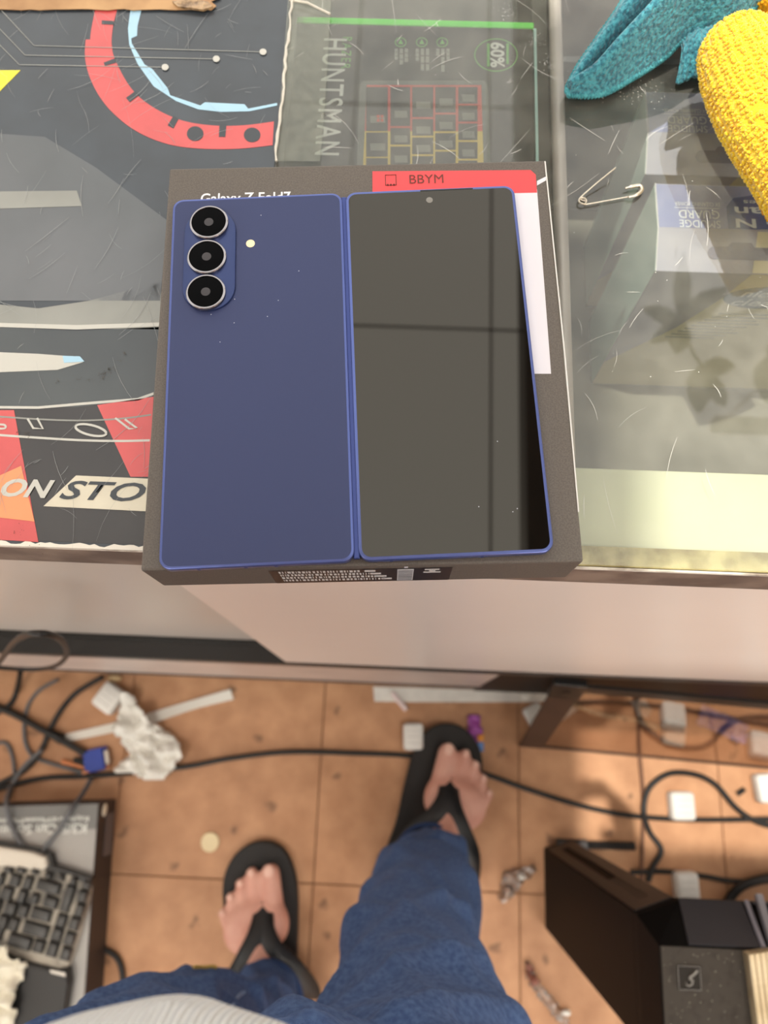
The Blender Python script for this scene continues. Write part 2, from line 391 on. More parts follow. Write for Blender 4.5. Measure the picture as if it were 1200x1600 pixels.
obj('scratches', scratches(230, -.07, .25, .09, .40, ZG + .0003, .004, .035, .00004, .00011, 3), m_scr, gt, kind='stuff')
def scuff(cx, cy, sx, sy, n, z, seed):
    rnd = random.Random(seed); mb = MB()
    for _ in range(n):
        x = rnd.gauss(cx, sx); y = rnd.gauss(cy, sy); r = rnd.uniform(.00006, .00024); k = rnd.randint(4, 6)
        ring = [(x + r * rnd.uniform(.5, 1.3) * math.cos(2 * PI * i / k), y + r * rnd.uniform(.5, 1.3) * math.sin(2 * PI * i / k), z) for i in range(k)]
        mb.add(ring, [tuple(range(k))])
    return mb
sm = MB()
for (u, v, a, b, n) in ((995, 140, .006, .003, 60), (790, 20, .003, .002, 60), (835, 65, .003, .004, 70), (985, 150, .01, .003, 60), (860, 100, .004, .004, 50), (880, 560, .004, .01, 40), (700, 60, .03, .02, 60), (1000, 420, .04, .05, 70)):
    c = P(u, v, ZG); q = scuff(c.x, c.y, a, b, n, ZG + .0003, int(u + v)); sm.add(q.v, q.f)
obj('scuffs', sm, m_scr, gt, kind='stuff')

# ================================================================== POSTER BOARD under the left of the box
ZP = ZG + .0008
m_slate = M('poster_slate', (58, 66, 74), .32, rgb2=(46, 52, 58), vs=26, vlo=.3, vhi=.7, bump=.03, bs=120, coat=.3)
m_red = M('poster_red', (204, 84, 84), .35, var=.12, vs=60, coat=.3)
m_lblue = M('poster_pale_blue', (160, 200, 222), .35, coat=.3)
m_white = M('poster_white', (190, 190, 182), .4, coat=.3)
m_cream2 = M('poster_cream', (212, 206, 186), .45, var=.08, vs=70)
m_yel = M('poster_yellow', (238, 222, 60), .4)
m_g1 = M('poster_grey', (98, 102, 106), .35, rgb2=(80, 85, 88), vs=9, coat=.3)
m_g2 = M('poster_light_grey', (146, 148, 142), .35, rgb2=(128, 130, 124), vs=16, coat=.3)
m_g3 = M('poster_dark_grey', (72, 78, 80), .35, rgb2=(58, 64, 68), vs=12, coat=.3)
m_dark = M('poster_charcoal', (52, 50, 50), .38, rgb2=(44, 42, 43), vs=20, coat=.3)
m_orange = M('poster_orange', (228, 150, 104), .4)
m_hole = M('poster_ink', (44, 50, 56), .35, coat=.3)
po = thing('poster_board', 'scuffed dark grey poster board with red gear ring and stencil lettering', 'poster', (-.22, .22, ZG))
pr_x = -.0655
board = [(-.34, .0703), (pr_x - .003, .0703), (pr_x + .0015, .40), (-.34, .40)]
obj('board', MB().prism(board, ZG + .0001, ZP), m_slate, po)
Z1, Z2, Z3, Z4 = ZP + .00005, ZP + .0002, ZP + .00035, ZP + .0005
# plain grey stand-in bands for the large picture
flat('grey_band', [(-60, 205), (70, 214), (150, 262), (262, 345), (250, 470), (-60, 470)], Z1, m_g1, po)
flat('pale_band', [(-60, 470), (60, 482), (140, 470), (252, 440), (250, 515), (120, 513), (-60, 503)], Z1, m_g2, po)
flat('dark_band', [(-60, 508), (120, 517), (250, 511), (246, 622), (120, 636), (-60, 640)], Z1, m_g3, po)
flat('white_stripe', [(-60, 503), (120, 508), (250, 504), (250, 510), (120, 515), (-60, 509)], Z2, m_white, po)
flat('pale_panel', [(-60, 300), (120, 298), (128, 322), (-60, 328)], Z2, m_g2, po)
flat('pale_bar', [(-60, 548), (60, 553), (125, 558), (130, 566), (90, 578), (-60, 584)], Z2, m_white, po)
flat('blue_bar', [(98, 556), (125, 557), (132, 565), (100, 567)], Z3, m_lblue, po)
flat('white_rim', [(-60, 634), (60, 635), (140, 628), (215, 622), (240, 613), (240, 617), (216, 626), (140, 632), (60, 639), (-60, 638)], Z2, m_white, po)
# lower red and charcoal field
flat('charcoal_field', [(-60, 640), (60, 640), (150, 633), (244, 620), (230, 852), (-60, 840)], Z1, m_dark, po)
flat('red_patch', [(-60, 641), (22, 641), (60, 847), (-60, 840)], Z2, m_red, po)
flat('orange_patch', [(-60, 770), (33, 728), (54, 815), (-60, 802)], Z3, m_orange, po)
flat('red_patch', [(152, 633), (240, 620), (233, 745), (204, 745)], Z2, m_red, po)
def stroke(name, pts, wpx, z, mat, k=5):
    """thin printed line of even width along a drawn path"""
    q = spline([P(u, v, z) for u, v in pts], k) if k > 1 else [P(u, v, z) for u, v in pts]
    w = wpx * .000255 / 2; L_ = []; R_ = []
    for i in range(len(q)):
        t = (q[min(i + 1, len(q) - 1)] - q[max(i - 1, 0)]).normalized(); n = Vector((-t.y, t.x, 0)); L_.append(q[i] + n * w); R_.append(q[i] - n * w)
    mb = MB(); vs = []; fs = []
    for i in range(len(q)):
        vs += [L_[i], R_[i]]
        if i: fs.append((2 * i - 2, 2 * i - 1, 2 * i + 1, 2 * i))
    mb.add(vs, fs); return obj(name, mb, mat, po)
stroke('grey_line', [(-40, 648), (60, 655), (130, 657), (190, 654), (236, 648)], 3, Z3, m_g2)
stroke('white_line', [(-40, 677), (60, 684), (130, 688), (190, 689), (234, 688)], 4, Z3, m_white)
stroke('printed_letter', [(-4, 663), (7, 664), (8, 669), (-4, 670)], 3.5, Z4, m_white)
stroke('printed_letter', [(43, 654), (52, 669), (67, 670), (58, 653)], 3.5, Z4, m_white, 1)
stroke('printed_letter', [(180, 653), (202, 670), (214, 669), (195, 655)], 3.5, Z4, m_white, 1)
elp = [(142 + 24 * math.cos(a) , 672 + 8 * math.sin(a) + 5 * math.cos(a)) for a in [2 * PI * i / 24 for i in range(25)]]
stroke('printed_letter', elp, 4, Z4, m_white, 1)
ex = Vector((.9985, .02, 0)); ey = Vector((-.02, .9985, 0))
flat('white_panel', [(119, 743), (233, 748), (228, 799), (68, 791)], Z3, m_cream2, po)
a = P(-4, 778, Z4); b = P(72, 781, Z4)
text('printed_word', 'ON', m_white, po, P(0, 776, Z4), (b - a), ey, (P(82, 780, Z4) - P(0, 776, Z4)).length, .0082, bold=.03, shear=.35)
text('printed_word', 'STO', m_hole, po, P(92, 780, Z4), ex * 1 + Vector((0, -.018, 0)), ey, (P(226, 784, Z4) - P(92, 780, Z4)).length, .0084, bold=.02, shear=.35)
# ring art at the top
outer = [(150, 8), (143, 45), (141, 62), (134, 62), (133, 90), (140, 120), (155, 150), (175, 175), (205, 200), (240, 218), (280, 229), (330, 233), (380, 232), (426, 227)]
inner = [(428, 190), (380, 196), (330, 196), (280, 187), (235, 165), (205, 138), (183, 100), (175, 75), (176, 45), (185, 8)]
sm2 = lambda q: [(p.x, p.y) for p in spline([Vector((a_, b_, 0)) for a_, b_ in q], 5)]
flat('gear_ring', sm2(outer[:3]) + sm2(outer[3:]) + sm2(inner), Z1, m_red, po)
for q in ([(159, 32), (178, 33), (178, 39), (159, 38)], [(162, 98), (180, 91), (182, 98), (164, 103)], [(197, 153), (212, 142), (217, 149), (203, 160)], [(262, 196), (271, 181), (279, 186), (271, 201)], [(343, 194), (354, 194), (352, 214), (342, 214)]):
    flat('ring_notch', q, Z2, m_hole, po)
for (u, v) in ((305, 209), (394, 211)):
    flat('ring_hole', [(u + 13 * math.cos(2 * PI * i / 20), v + 11.5 * math.sin(2 * PI * i / 20)) for i in range(20)], Z2, m_hole, po)
flat('blue_ring', [(205, 8), (200, 45), (202, 70), (215, 100), (240, 135), (275, 158), (310, 171), (345, 175), (390, 174), (433, 165), (433, 161), (388, 170), (382, 163), (320, 160), (313, 165), (266, 149), (262, 138), (238, 108), (226, 101), (206, 68), (205, 60), (214, 56), (215, 40), (223, 8)], Z1, m_lblue, po)
for pts in ([(2, 16), (53, 71), (411, 81)], [(-40, 4), (39, 86), (338, 92)], [(-40, 30), (30, 101), (258, 105)]):
    stroke('circuit_line', pts, 1.6, Z3, m_g2, 1)
    u, v = pts[-1]; flat('circuit_dot', [(u + 5.5 * math.cos(2 * PI * i / 14), v + 5 * math.sin(2 * PI * i / 14)) for i in range(14)], Z4, m_white, po)
flat('yellow_triangle', [(-40, 110), (32, 110), (-40, 183)], Z1, m_yel, po)
rag = [(-60, 843)]; rnd = random.Random(5)
for i in range(40):
    u = -60 + 300 * i / 39; rag.append((u, 843.5 + .033 * (u + 60) + rnd.uniform(-1.5, 2.5) + (2 if rnd.random() < .2 else 0)))
rag += [(240, 861), (-60, 850)]
flat('torn_edge', rag, Z2, M('torn_paper', (222, 216, 204), .8), po)
obj('scratches', scratches(260, -.24, -.07, .08, .39, ZP + .0007, .005, .04, .00003, .00009, 12), M('scratch_grey', (150, 154, 154), .7), po, kind='stuff')
stn = MB()
for (u, v, r, n) in ((195, 553, 3, 14), (186, 566, 3, 8), (172, 580, 5, 34), (162, 588, 6, 40), (141, 594, 3, 10), (125, 593, 3, 9), (90, 597, 3, 8), (45, 680, 4, 16), (30, 674, 3, 10), (60, 846, 14, 12), (30, 825, 8, 10)):
    c_ = P(u, v, ZP); q_ = scuff(c_.x, c_.y, r * .00025, r * .00022, n, ZP + .0007, u); stn.add(q_.v, q_.f)
obj('brown_stains', stn, M('stain', (64, 56, 40), .7), po, kind='stuff')
# brown paper strip and clear tape
kp = thing('brown_paper_strip', 'torn brown paper tape stuck along the top of the poster board', 'tape', P(200, 5, ZP))
rag = [(-60, -30)]; rag += [(-60, 16)]
for i in range(30):
    u = -60 + 390 * i / 29; rag.append((u, 15.5 + rnd.uniform(-1, 1.2)))
rag += [(338, 10), (330, 3), (345, -4), (335, -30)]
obj('paper', MB().ext(px(rag, ZP + .0008), Vector((0, 0, .0003))), M('kraft_paper', (190, 152, 108), .7, rgb2=(160, 122, 84), vs=40), kp)
obj('crumpled_tape', MB().ext(px([(270, 5), (300, 1), (326, 6), (333, 13), (318, 18), (296, 15), (278, 13)], ZP + .0012), Vector((0, 0, .0012))), M('glossy_tape', (180, 150, 112), .25, rgb2=(110, 86, 60), vs=300, bump=.6, bs=300), kp)
ctape = glass_mat('clear_tape', tint=(.93, .94, .92), ior=1.2, rough=.2, haze=.06, haze_col=(222, 224, 210), haze_scale=220)
tp = thing('clear_tape', 'dull clear sticky tape along the right edge of the poster board', 'tape', P(470, 120, ZP))
obj('tape_strip', MB().ext(px([(452, -30), (519, -30), (514, 60), (508, 160), (500, 252), (430, 252), (440, 130)], ZP + .0009), Vector((0, 0, .0001))), ctape, tp)
tl = []
for k in range(26):
    t = k / 25; tl.append(P(457 - 27 * t + rnd.uniform(-2, 2), -10 + 262 * t, ZP + .0012))
obj('crinkled_edge', MB().tube(tl, [.0004 + .0005 * rnd.random() for _ in tl], 6), M('tape_edge', (206, 202, 190), .4, bump=.5), tp)
obj('crinkled_edge', MB().tube([P(452, 0, ZP + .0012), P(480, 4, ZP + .002), P(500, 14, ZP + .0012), P(516, 22, ZP + .0012)], .0006, 6), MATS['tape_edge'], tp)

# ================================================================== CASE CONTENTS (left): boxed keyboard
ZK = .9045
kb = thing('keyboard_carton', 'black keyboard carton with green end under the glass', 'box', (0, .24, .852))
m_kbk = M('carton_black', (34, 34, 31), .4, var=.2, vs=10)
m_green = M('carton_green', (84, 206, 60), .5)
m_gt = M('green_print', (96, 178, 74), .5); m_wt = M('white_print', (214, 216, 210), .5); m_gt2 = M('grey_print', (140, 142, 134), .5)
kx0, kx1, ky0, ky1 = P(462, 38, ZK).x + .0005, P(836, 38, ZK).x, .118, P(640, 40, ZK).y
obj('carton', MB().box(kx0, kx1 - .0012, ky0, ky1, .8525, ZK), m_kbk, kb, bevel=.0006)
obj('green_end', MB().box(kx0, kx1 - .0006, ky1 + .0002, ky1 + .0045, .8525, ZK), m_green, kb, bevel=.0006)
obj('pale_side', MB().box(kx1 - .0008, kx1 + .0006, ky0, ky1, .8525, ZK + .0002), M('pale_teal_board', (176, 214, 208), .4), kb)
ZT = ZK + .00015
EXD = Vector((0, -1, 0)); EYR = Vector((1, 0, 0))
def ktext(s, mat, u0, v0, u1, v1, bold=0., shear=0., spacing=1.):
    a_ = P(u0, v0, ZT); b_ = P(u1, v1, ZT); d = (P(u0, v1, ZT) - a_)
    text('lettering', s, mat, kb, a_, EXD, EYR, abs(b_.y - a_.y), abs(b_.x - a_.x), bold=bold, shear=shear, spacing=spacing)
ktext('HUNTSMAN', m_wt, 506, 60, 530, 243, bold=.01, spacing=1.15)
ktext('RAZER', m_gt, 536, 58, 547, 108, spacing=1.3)
ktext('60%', m_wt, 766, 66, 789, 106, bold=.03)
def kring(u, v, ru, rv, wpx, mat):
    mb = MB(); vs = []; fs = []; n = 36
    for i in range(n):
        a = 2 * PI * i / n
        vs += [P(u + ru * math.cos(a), v + rv * math.sin(a), ZT), P(u + (ru - wpx) * math.cos(a), v + (rv - wpx) * math.sin(a), ZT)]
    for i in range(n):
        j = (i + 1) % n; fs.append((2 * i, 2 * i + 1, 2 * j + 1, 2 * j))
    obj('printed_ring', mb.add(vs, fs), mat, kb)
kring(775, 86, 34, 26, 1.6, m_gt)
def kflat(name, pts, mat, dz=0.): return obj(name, MB().ext(px(pts, ZT + dz), Vector((0, 0, .00005))), mat, kb)
for (u, v, h) in ((793, 68, 32), (763, 68, 36)): kflat('small_print', [(u - 2, v), (u + 2, v), (u + 2, v + h), (u - 2, v + h)], m_gt)
for (u, hs) in ((626, (22, 26, 18)), (659, (36, 36, 20)), (691, (18, 38, 12))):
    kring(u, 66, 9, 7.5, 1.3, m_gt)
    kflat('icon', [(u - 4, 69), (u + 4, 69), (u, 61)], m_gt)
    for q, hh in enumerate(hs):
        uu = u + 9 - q * 8
        for seg in range(3): 
            kflat('small_print', [(uu - 2.6, 76 + hh * seg / 3), (uu + 2.6, 76 + hh * seg / 3), (uu + 2.6, 76 + hh * (seg + .86) / 3), (uu - 2.6, 76 + hh * (seg + .86) / 3)], m_gt2)
m_kred = M('print_red_glow', (196, 62, 44), .5); m_kyel = M('print_yellow_glow', (206, 178, 62), .5); m_kkey = M('print_key', (38, 38, 33), .5); m_ktop = M('print_keytop', (116, 118, 108), .5); m_kfr = M('print_frame', (96, 100, 92), .5)
kflat('printed_frame', [(562, 132), (568, 126), (756, 126), (762, 132), (768, 300), (556, 300)], m_kfr)
kflat('printed_glow', [(573, 133), (752, 133), (754, 205), (570, 205)], m_kred, .0001)
kflat('printed_glow', [(570, 205), (754, 205), (757, 300), (565, 300)], m_kyel, .0001)
cols = [(572, 606, [(136, 205), (207, 245), (247, 290)]), (610, 641, [(136, 197), (200, 226), (229, 260), (262, 290)]), (644, 677, [(136, 183), (186, 212), (215, 241), (244, 290)]), (680, 712, [(136, 176), (179, 205), (208, 234), (237, 290)]), (716, 746, [(136, 162), (165, 190), (193, 219), (222, 248), (251, 290)])]
for (u0, u1, ks) in cols:
    for (v0, v1) in ks:
        kflat('printed_key', [(u0, v0), (u1, v0), (u1, v1), (u0, v1)], m_kkey, .0002)
        vm = v1 - min(24, (v1 - v0) * .55)
        kflat('printed_keycap', [(u0 + 6, vm), (u1 - 5, vm), (u1 - 4, vm + 11), (u0 + 7, vm + 11)], m_ktop, .0003)
for (u, v) in ((597, 182), (591, 182), (597, 188), (591, 188)): kflat('printed_mark', [(u - 2.2, v - 2.2), (u + 2.2, v - 2.2), (u + 2.2, v + 2.2), (u - 2.2, v + 2.2)], m_kred, .00035)

# ================================================================== CASE CONTENTS (right): wipes cartons
m_lav = M('carton_lavender', (140, 146, 188), .4); m_teal2 = M('carton_pale_teal', (206, 232, 218), .4, var=.1, vs=20)
m_tan = M('carton_cream', (214, 204, 168), .4); m_grl = M('carton_grey', (168, 166, 180), .42); m_navy = M('carton_navy', (36, 72, 138), .4); m_pw = M('carton_white_print', (226, 230, 232), .5)
ZTOP = .885
def wipes(x0, y0, label, near):
    """carton standing on the case floor: lettered top, hanging hole in the back panel"""
    w, d, h = .13, .0275, ZTOP - .7452
    t = thing('wipes_carton', label, 'box', (x0 + w / 2, y0 + .004, .7452), 'wipes cartons in the display case')
    z0 = .7452
    fy_, fz_ = .0205, .0075                                    # the sloping flap with the hanging hole
    prof = [(y0 + d, z0), (y0 + d, ZTOP), (y0, ZTOP), (y0 - fy_, ZTOP - fz_), (y0 - fy_, z0)]
    obj('carton', MB().ext([Vector((x0, a_, b_)) for a_, b_ in prof], Vector((w, 0, 0))), m_grl, t, bevel=.0004)
    prof2 = [(y0 + d - .0006, z0 + .0006), (y0 + d - .0006, ZTOP - .0006), (y0 + .0002, ZTOP - .0006), (y0 - fy_ + .0006, ZTOP - fz_ - .0004), (y0 - fy_ + .0006, z0 + .0006)]
    obj('side_panel', MB().ext([Vector((x0 - .0003, a_, b_)) for a_, b_ in prof2], Vector((.0003, 0, 0))), m_teal2, t)
    obj('worn_edge', MB().tube([(x0, y0 + d, ZTOP), (x0, y0, ZTOP), (x0, y0 - fy_, ZTOP - fz_)], .0003, 6), M('worn_card', (214, 212, 208), .7), t)
    zt = ZTOP + .00005
    def top(name, xa, xb, ya, yb, mat, dz=0): obj(name, MB().box(xa, xb, ya, yb, zt + dz, zt + dz + .00006), mat, t)
    top('top_panel', x0 + .0006, x0 + .052, y0 + .0006, y0 + d - .0006, m_lav)
    top('top_panel', x0 + .052, x0 + w - .0006, y0 + .0006, y0 + d - .0006, m_tan)
    ov = [(x0 + .036, y0 + .0008), (x0 + .036, y0 + .014), (x0 + .040, y0 + .0195), (x0 + .052, y0 + .022), (x0 + .10, y0 + .022), (x0 + .112, y0 + .016), (x0 + .112, y0 + .0008)]
    obj('logo_patch', MB().prism(ov, zt + .0001, zt + .00016), m_navy, t)
    L_ = Vector((-1, 0, 0)); U_ = Vector((0, -1, 0)); zz = zt + .0002
    text('lettering', 'SMUDGE', m_pw, t, (x0 + .0320, y0 + .0052, zz), L_, U_, .021, .0045)
    text('lettering', 'GUARD', m_pw, t, (x0 + .0320, y0 + .0112, zz), L_, U_, .021, .0050)
    top('rule', x0 + .009, x0 + .0325, y0 + .0126, y0 + .0129, m_pw, .0001)
    text('lettering', '3X CLEANING POWER', m_pw, t, (x0 + .0328, y0 + .0162, zz), L_, U_, .0235, .0024)
    text('lettering', 'nice N', m_pw, t, (x0 + .080, y0 + .0070, zz), L_, U_, .0400, .0056, bold=.02)
    text('lettering', 'clean', m_pw, t, (x0 + .074, y0 + .0142, zz), L_, U_, .034, .0056, bold=.02)
    text('lettering', 'wipes', m_pw, t, (x0 + .0635, y0 + .0192, zz), L_, U_, .0185, .0034)
    # sloping flap, then the panel facing the doors
    fl_l = math.hypot(fy_, fz_); fdir = Vector((0, -fy_ / fl_l, -fz_ / fl_l)); fnr = Vector((0, -fz_ / fl_l, fy_ / fl_l))
    def flap(name, pts, mat, dy=0): obj(name, MB().ext([Vector((x0 + a_, y0, ZTOP)) + fdir * b_ + fnr * (.00012 + dy) for a_, b_ in pts], fnr * .00006), mat, t)
    yb = y0 - fy_ - .00005; zb = ZTOP - fz_
    def back(name, pts, mat, dy=0): obj(name, MB().ext([Vector((x0 + a_, yb - dy, zb - b_)) for a_, b_ in pts], Vector((0, -.00006, 0))), mat, t)
    flap('flap_print', [(.051, .0004), (w - .0006, .0004), (w - .0006, fl_l - .0003), (.0495, fl_l - .0003)], m_tan)
    hb = zb - z0 - .001
    back('back_panel', [(.0495, .0004), (w - .0006, .0004), (w - .0006, hb), (.0, hb), (.0, .10), (.030, .055), (.044, .022)], m_tan)
    def slot(a0, a1, b0, b1):
        out = []; r = (b1 - b0) / 2
        for k_ in range(9): an = PI / 2 + PI * k_ / 8; out.append((a0 + r + r * math.cos(an), (b0 + b1) / 2 - r * math.sin(an)))
        for k_ in range(9): an = -PI / 2 + PI * k_ / 8; out.append((a1 - r + r * math.cos(an), (b0 + b1) / 2 - r * math.sin(an)))
        return out
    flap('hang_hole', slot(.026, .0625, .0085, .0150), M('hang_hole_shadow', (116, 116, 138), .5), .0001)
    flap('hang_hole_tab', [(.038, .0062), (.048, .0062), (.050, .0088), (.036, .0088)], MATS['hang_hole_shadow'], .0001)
    if near:
        back('logo_oval', [(.066 + .022 * math.cos(2 * PI * i / 28), .0215 + .0105 * math.sin(2 * PI * i / 28)) for i in range(28)], M('logo_blue', (48, 78, 108), .4), .0002)
        text('lettering', 'nice n', m_pw, t, (x0 + .052, yb - .0004, zb - .0205), (1, 0, 0), (0, 0, 1), .029, .0062, bold=.02, shear=.25)
        text('lettering', 'clean', m_pw, t, (x0 + .050, yb - .0004, zb - .0290), (1, 0, 0), (0, 0, 1), .029, .0068, bold=.02, shear=.25)
        for r_ in range(9):
            wid = .05 - .004 * (r_ % 3); back('small_print', [(.048 - r_ * .0026, .038 + r_ * .0034), (.048 - r_ * .0026 + wid * .7, .038 + r_ * .0034), (.048 - r_ * .0026 + wid * .7, .0390 + r_ * .0034), (.048 - r_ * .0026, .0390 + r_ * .0034)], m_gt2, .0001)
xw = P(1022, 285, ZTOP).x
wipes(xw + .0005, .2585, 'lavender and cream wipes carton nearest the sliding doors, whole back panel showing', True)
wipes(xw - .0015, .3185, 'lavender wipes carton behind the nearer one, partly under the yellow towel', True)
# dark boards further back in the case
bb = thing('black_storage_case', 'plain black case standing behind the wipes cartons under the glass', 'case', (.15, .43, .745))
obj('body', MB().box(.078, .30, .376, .50, .7452, .875), m_black, bb, bevel=.004)
obj('lid_seam', MB().box(.0775, .3005, .3755, .5005, .83, .833), M('black_seam', (12, 12, 12), .5), bb)

# ================================================================== PHONE BOX
ZB0, ZB1 = ZP + .0007, .9499
bx = thing('phone_box', 'dark grey cardboard phone box under the opened blue phone', 'box', (-.0183, .1484, ZB0))
FB = frame((-.0183, .1484, 0), .061)
BW, BL_ = .1622, .1771
m_bx = M('box_card', (96, 89, 82), .62, rgb2=(82, 76, 70), vs=1700, vlo=.38, vhi=.62, bump=.06, bs=1800)
obj('carton', MB().box(-BW / 2, BW / 2, -BL_ / 2, BL_ / 2, ZB0, ZB1).xf(FB), m_bx, bx, bevel=.0009, seg=2)
m_lr = M('label_red', (216, 66, 70), .45); m_lw = M('label_white', (212, 210, 217), .55)
def onbox(name, pts, mat, t=.0001, dz=0): return obj(name, MB().ext([P(u, v, ZB1 + dz + .00002) for u, v in pts], Vector((0, 0, t))), mat, bx)
onbox('white_label', [(600, 295), (839, 296), (861, 584), (600, 584)], m_lw)
onbox('red_label', [(582, 268), (829, 266), (837, 273), (839, 301), (582, 306)], m_lr, .00012, .0001)
fx = (P(700, 280, ZB1) - P(600, 280, ZB1)).normalized(); fx = FB.to_3x3() @ Vector((1, 0, 0)); fy = FB.to_3x3() @ Vector((0, 1, 0))
m_ink = M('brown_ink', (96, 40, 28), .6)
o_ = P(640, 287, ZB1 + .0003)
text('lettering', 'BBYM', m_ink, bx, o_, fx, fy, (P(693, 286, ZB1) - P(640, 287, ZB1)).length, .0044)
ic = MB(); c0 = P(602, 290, ZB1 + .0003)
for (a0, a1, b0, b1) in ((0, .0048, 0, .0003), (0, .0048, .0052, .0055), (0, .0003, 0, .0055), (.0045, .0048, 0, .0055), (.0008, .0014, -.0002, .0008), (.0021, .0027, -.0002, .0008), (.0034, .004, -.0002, .0008)):
    ic.ext([c0 + fx * a0 + fy * b0, c0 + fx * a1 + fy * b0, c0 + fx * a1 + fy * b1, c0 + fx * a0 + fy * b1], Vector((0, 0, .0001)))
obj('phone_icon', ic, m_ink, bx)
text('lettering', 'Galaxy Z Fold7', M('box_white_print', (232, 232, 232), .5), bx, P(313, 323, ZB1 + .0001), fx, fy, (P(454, 316, ZB1) - P(313, 323, ZB1)).length, .0066, bold=.015)
onbox('paper_sliver', [(839, 283), (853, 276), (853, 282), (839, 290)], m_lw)
onbox('worn_edge', [(850.5, 252), (852.5, 252), (884, 560), (905, 800), (903, 800), (882, 560)], M('worn_card', (214, 212, 208), .7))
# sticker on the side facing the person
FS = FB @ Matrix.Translation((0, -BL_ / 2, 0))
def onside(name, pts, mat, dy=0.): return obj(name, MB().ext([FS @ Vector((a_, -.00005 - dy, b_)) for a_, b_ in pts], FB.to_3x3() @ Vector((0, -.00008, 0))), mat, bx)
inv = FS.inverted()
def bside(u, v):
    # intersect a sight line with the side face
    d = ray(u, v); o2 = inv @ CP; d2 = inv.to_3x3() @ d; t = -o2.y / d2.y; q = o2 + d2 * t; return (q.x, q.z)
zA, zB_ = ZB0 + .0012, ZB1 - .0045
sx0, sx1 = bside(420, 893)[0], bside(706, 890)[0]
def sr(a0, a1, b0, b1): return [(a0, b0), (a1, b0), (a1, b1), (a0, b1)]
onside('side_sticker', sr(sx0, sx1, zA, zB_), M('sticker_black', (16, 15, 15), .35))
m_sp = M('sticker_print', (205, 205, 205), .5)
sw = sx1 - sx0; sh = zB_ - zA; rnd = random.Random(9)
for r_ in range(4):
    xa = sx0 + .05 * sw; zc = zB_ - sh * (.13 + .21 * r_)
    while xa < sx0 + sw * (.50 + .04 * r_):
        wd = rnd.uniform(.004, .018) * sw; onside('small_print', sr(xa, xa + wd, zc - sh * .07, zc + sh * .06), m_sp, .0001); xa += wd + rnd.uniform(.006, .012) * sw
    onside('small_print', sr(sx0 + sw * (.52 + .03 * r_), sx0 + sw * (.58 + .03 * r_), zc - sh * .06, zc + sh * .05), m_sp, .0001)
onside('barcode_field', sr(sx0 + sw * .70, sx0 + sw * .79, zA + sh * .06, zB_ - sh * .06), M('barcode_grey', (188, 190, 194), .5), .0001)
for r_ in range(9): onside('barcode_line', sr(sx0 + sw * .705, sx0 + sw * .785, zA + sh * (.1 + .088 * r_), zA + sh * (.1 + .088 * r_ + rnd.uniform(.02, .045))), M('barcode_dark', (96, 98, 104), .5), .0002)
for (a_, b_, c_) in ((.85, .93, .9), (.875, .91, .8), (.845, .94, .7)): onside('small_print', sr(sx0 + sw * a_, sx0 + sw * b_, zA + sh * (c_ - .05), zA + sh * (c_ + .02)), m_sp, .0001)
onside('white_dot', sr(bside(632, 880)[0], bside(638, 880)[0], ZB1 - .0035, ZB1 - .0015), m_lw, .0001)

# ================================================================== THE PHONE
ZF0, ZF1 = .9501 + .0003, .9542
ph = thing('folding_phone', 'dark blue folding phone lying open, back and cover screen up', 'phone', (-.0215, .1398, ZF0))
FP = frame((-.0215, .1398, 0), .0866)
HW, HL = .1432, .1584
m_pf = M('phone_frame', (84, 98, 156), .28, metal=.6)
m_pb = M('phone_back', (53, 61, 96), .45, spec=.25)
m_scrn = M('cover_glass', (10, 9, 8), .02, spec=.68); m_scrn.node_tree.nodes['Principled BSDF'].inputs['Specular Tint'].default_value = (1, .93, .80, 1)
m_bez = M('screen_bezel', (4, 4, 5), .08)
GAP = .0007
hw = HW / 2 - GAP
def half(cx, name):
    o = obj(name, MB().prism(rrect(hw, HL, .0045, 6, cx, 0), ZF0, ZF1).xf(FP), m_pf, ph, bevel=.0006, seg=2, smooth=35); return o
cxl, cxr = -(hw / 2 + GAP), (hw / 2 + GAP)
f1 = half(cxl, 'frame_half'); f2 = half(cxr, 'frame_half')
obj('hinge', MB().box(-.0012, .0012, -HL / 2 + .0012, HL / 2 - .0012, ZF0 + .0006, ZF1 - .0012).xf(FP), M('hinge_blue', (58, 70, 124), .3, metal=.6), ph, bevel=.0004)
obj('back_panel', MB().prism(rrect(hw - .0022, HL - .0022, .0036, 6, cxl, 0), ZF1 - .0002, ZF1 + .00012).xf(FP), m_pb, ph)
cs = obj('cover_screen', MB().prism(rrect(hw - .0026, HL - .0026, .0034, 6, cxr, 0), ZF1 - .0002, ZF1 + .00015).xf(FP), m_scrn, ph)
FPi = FP.inverted()
def ploc(u, v, z): q = FPi @ P(u, v, z); return q.x, q.y
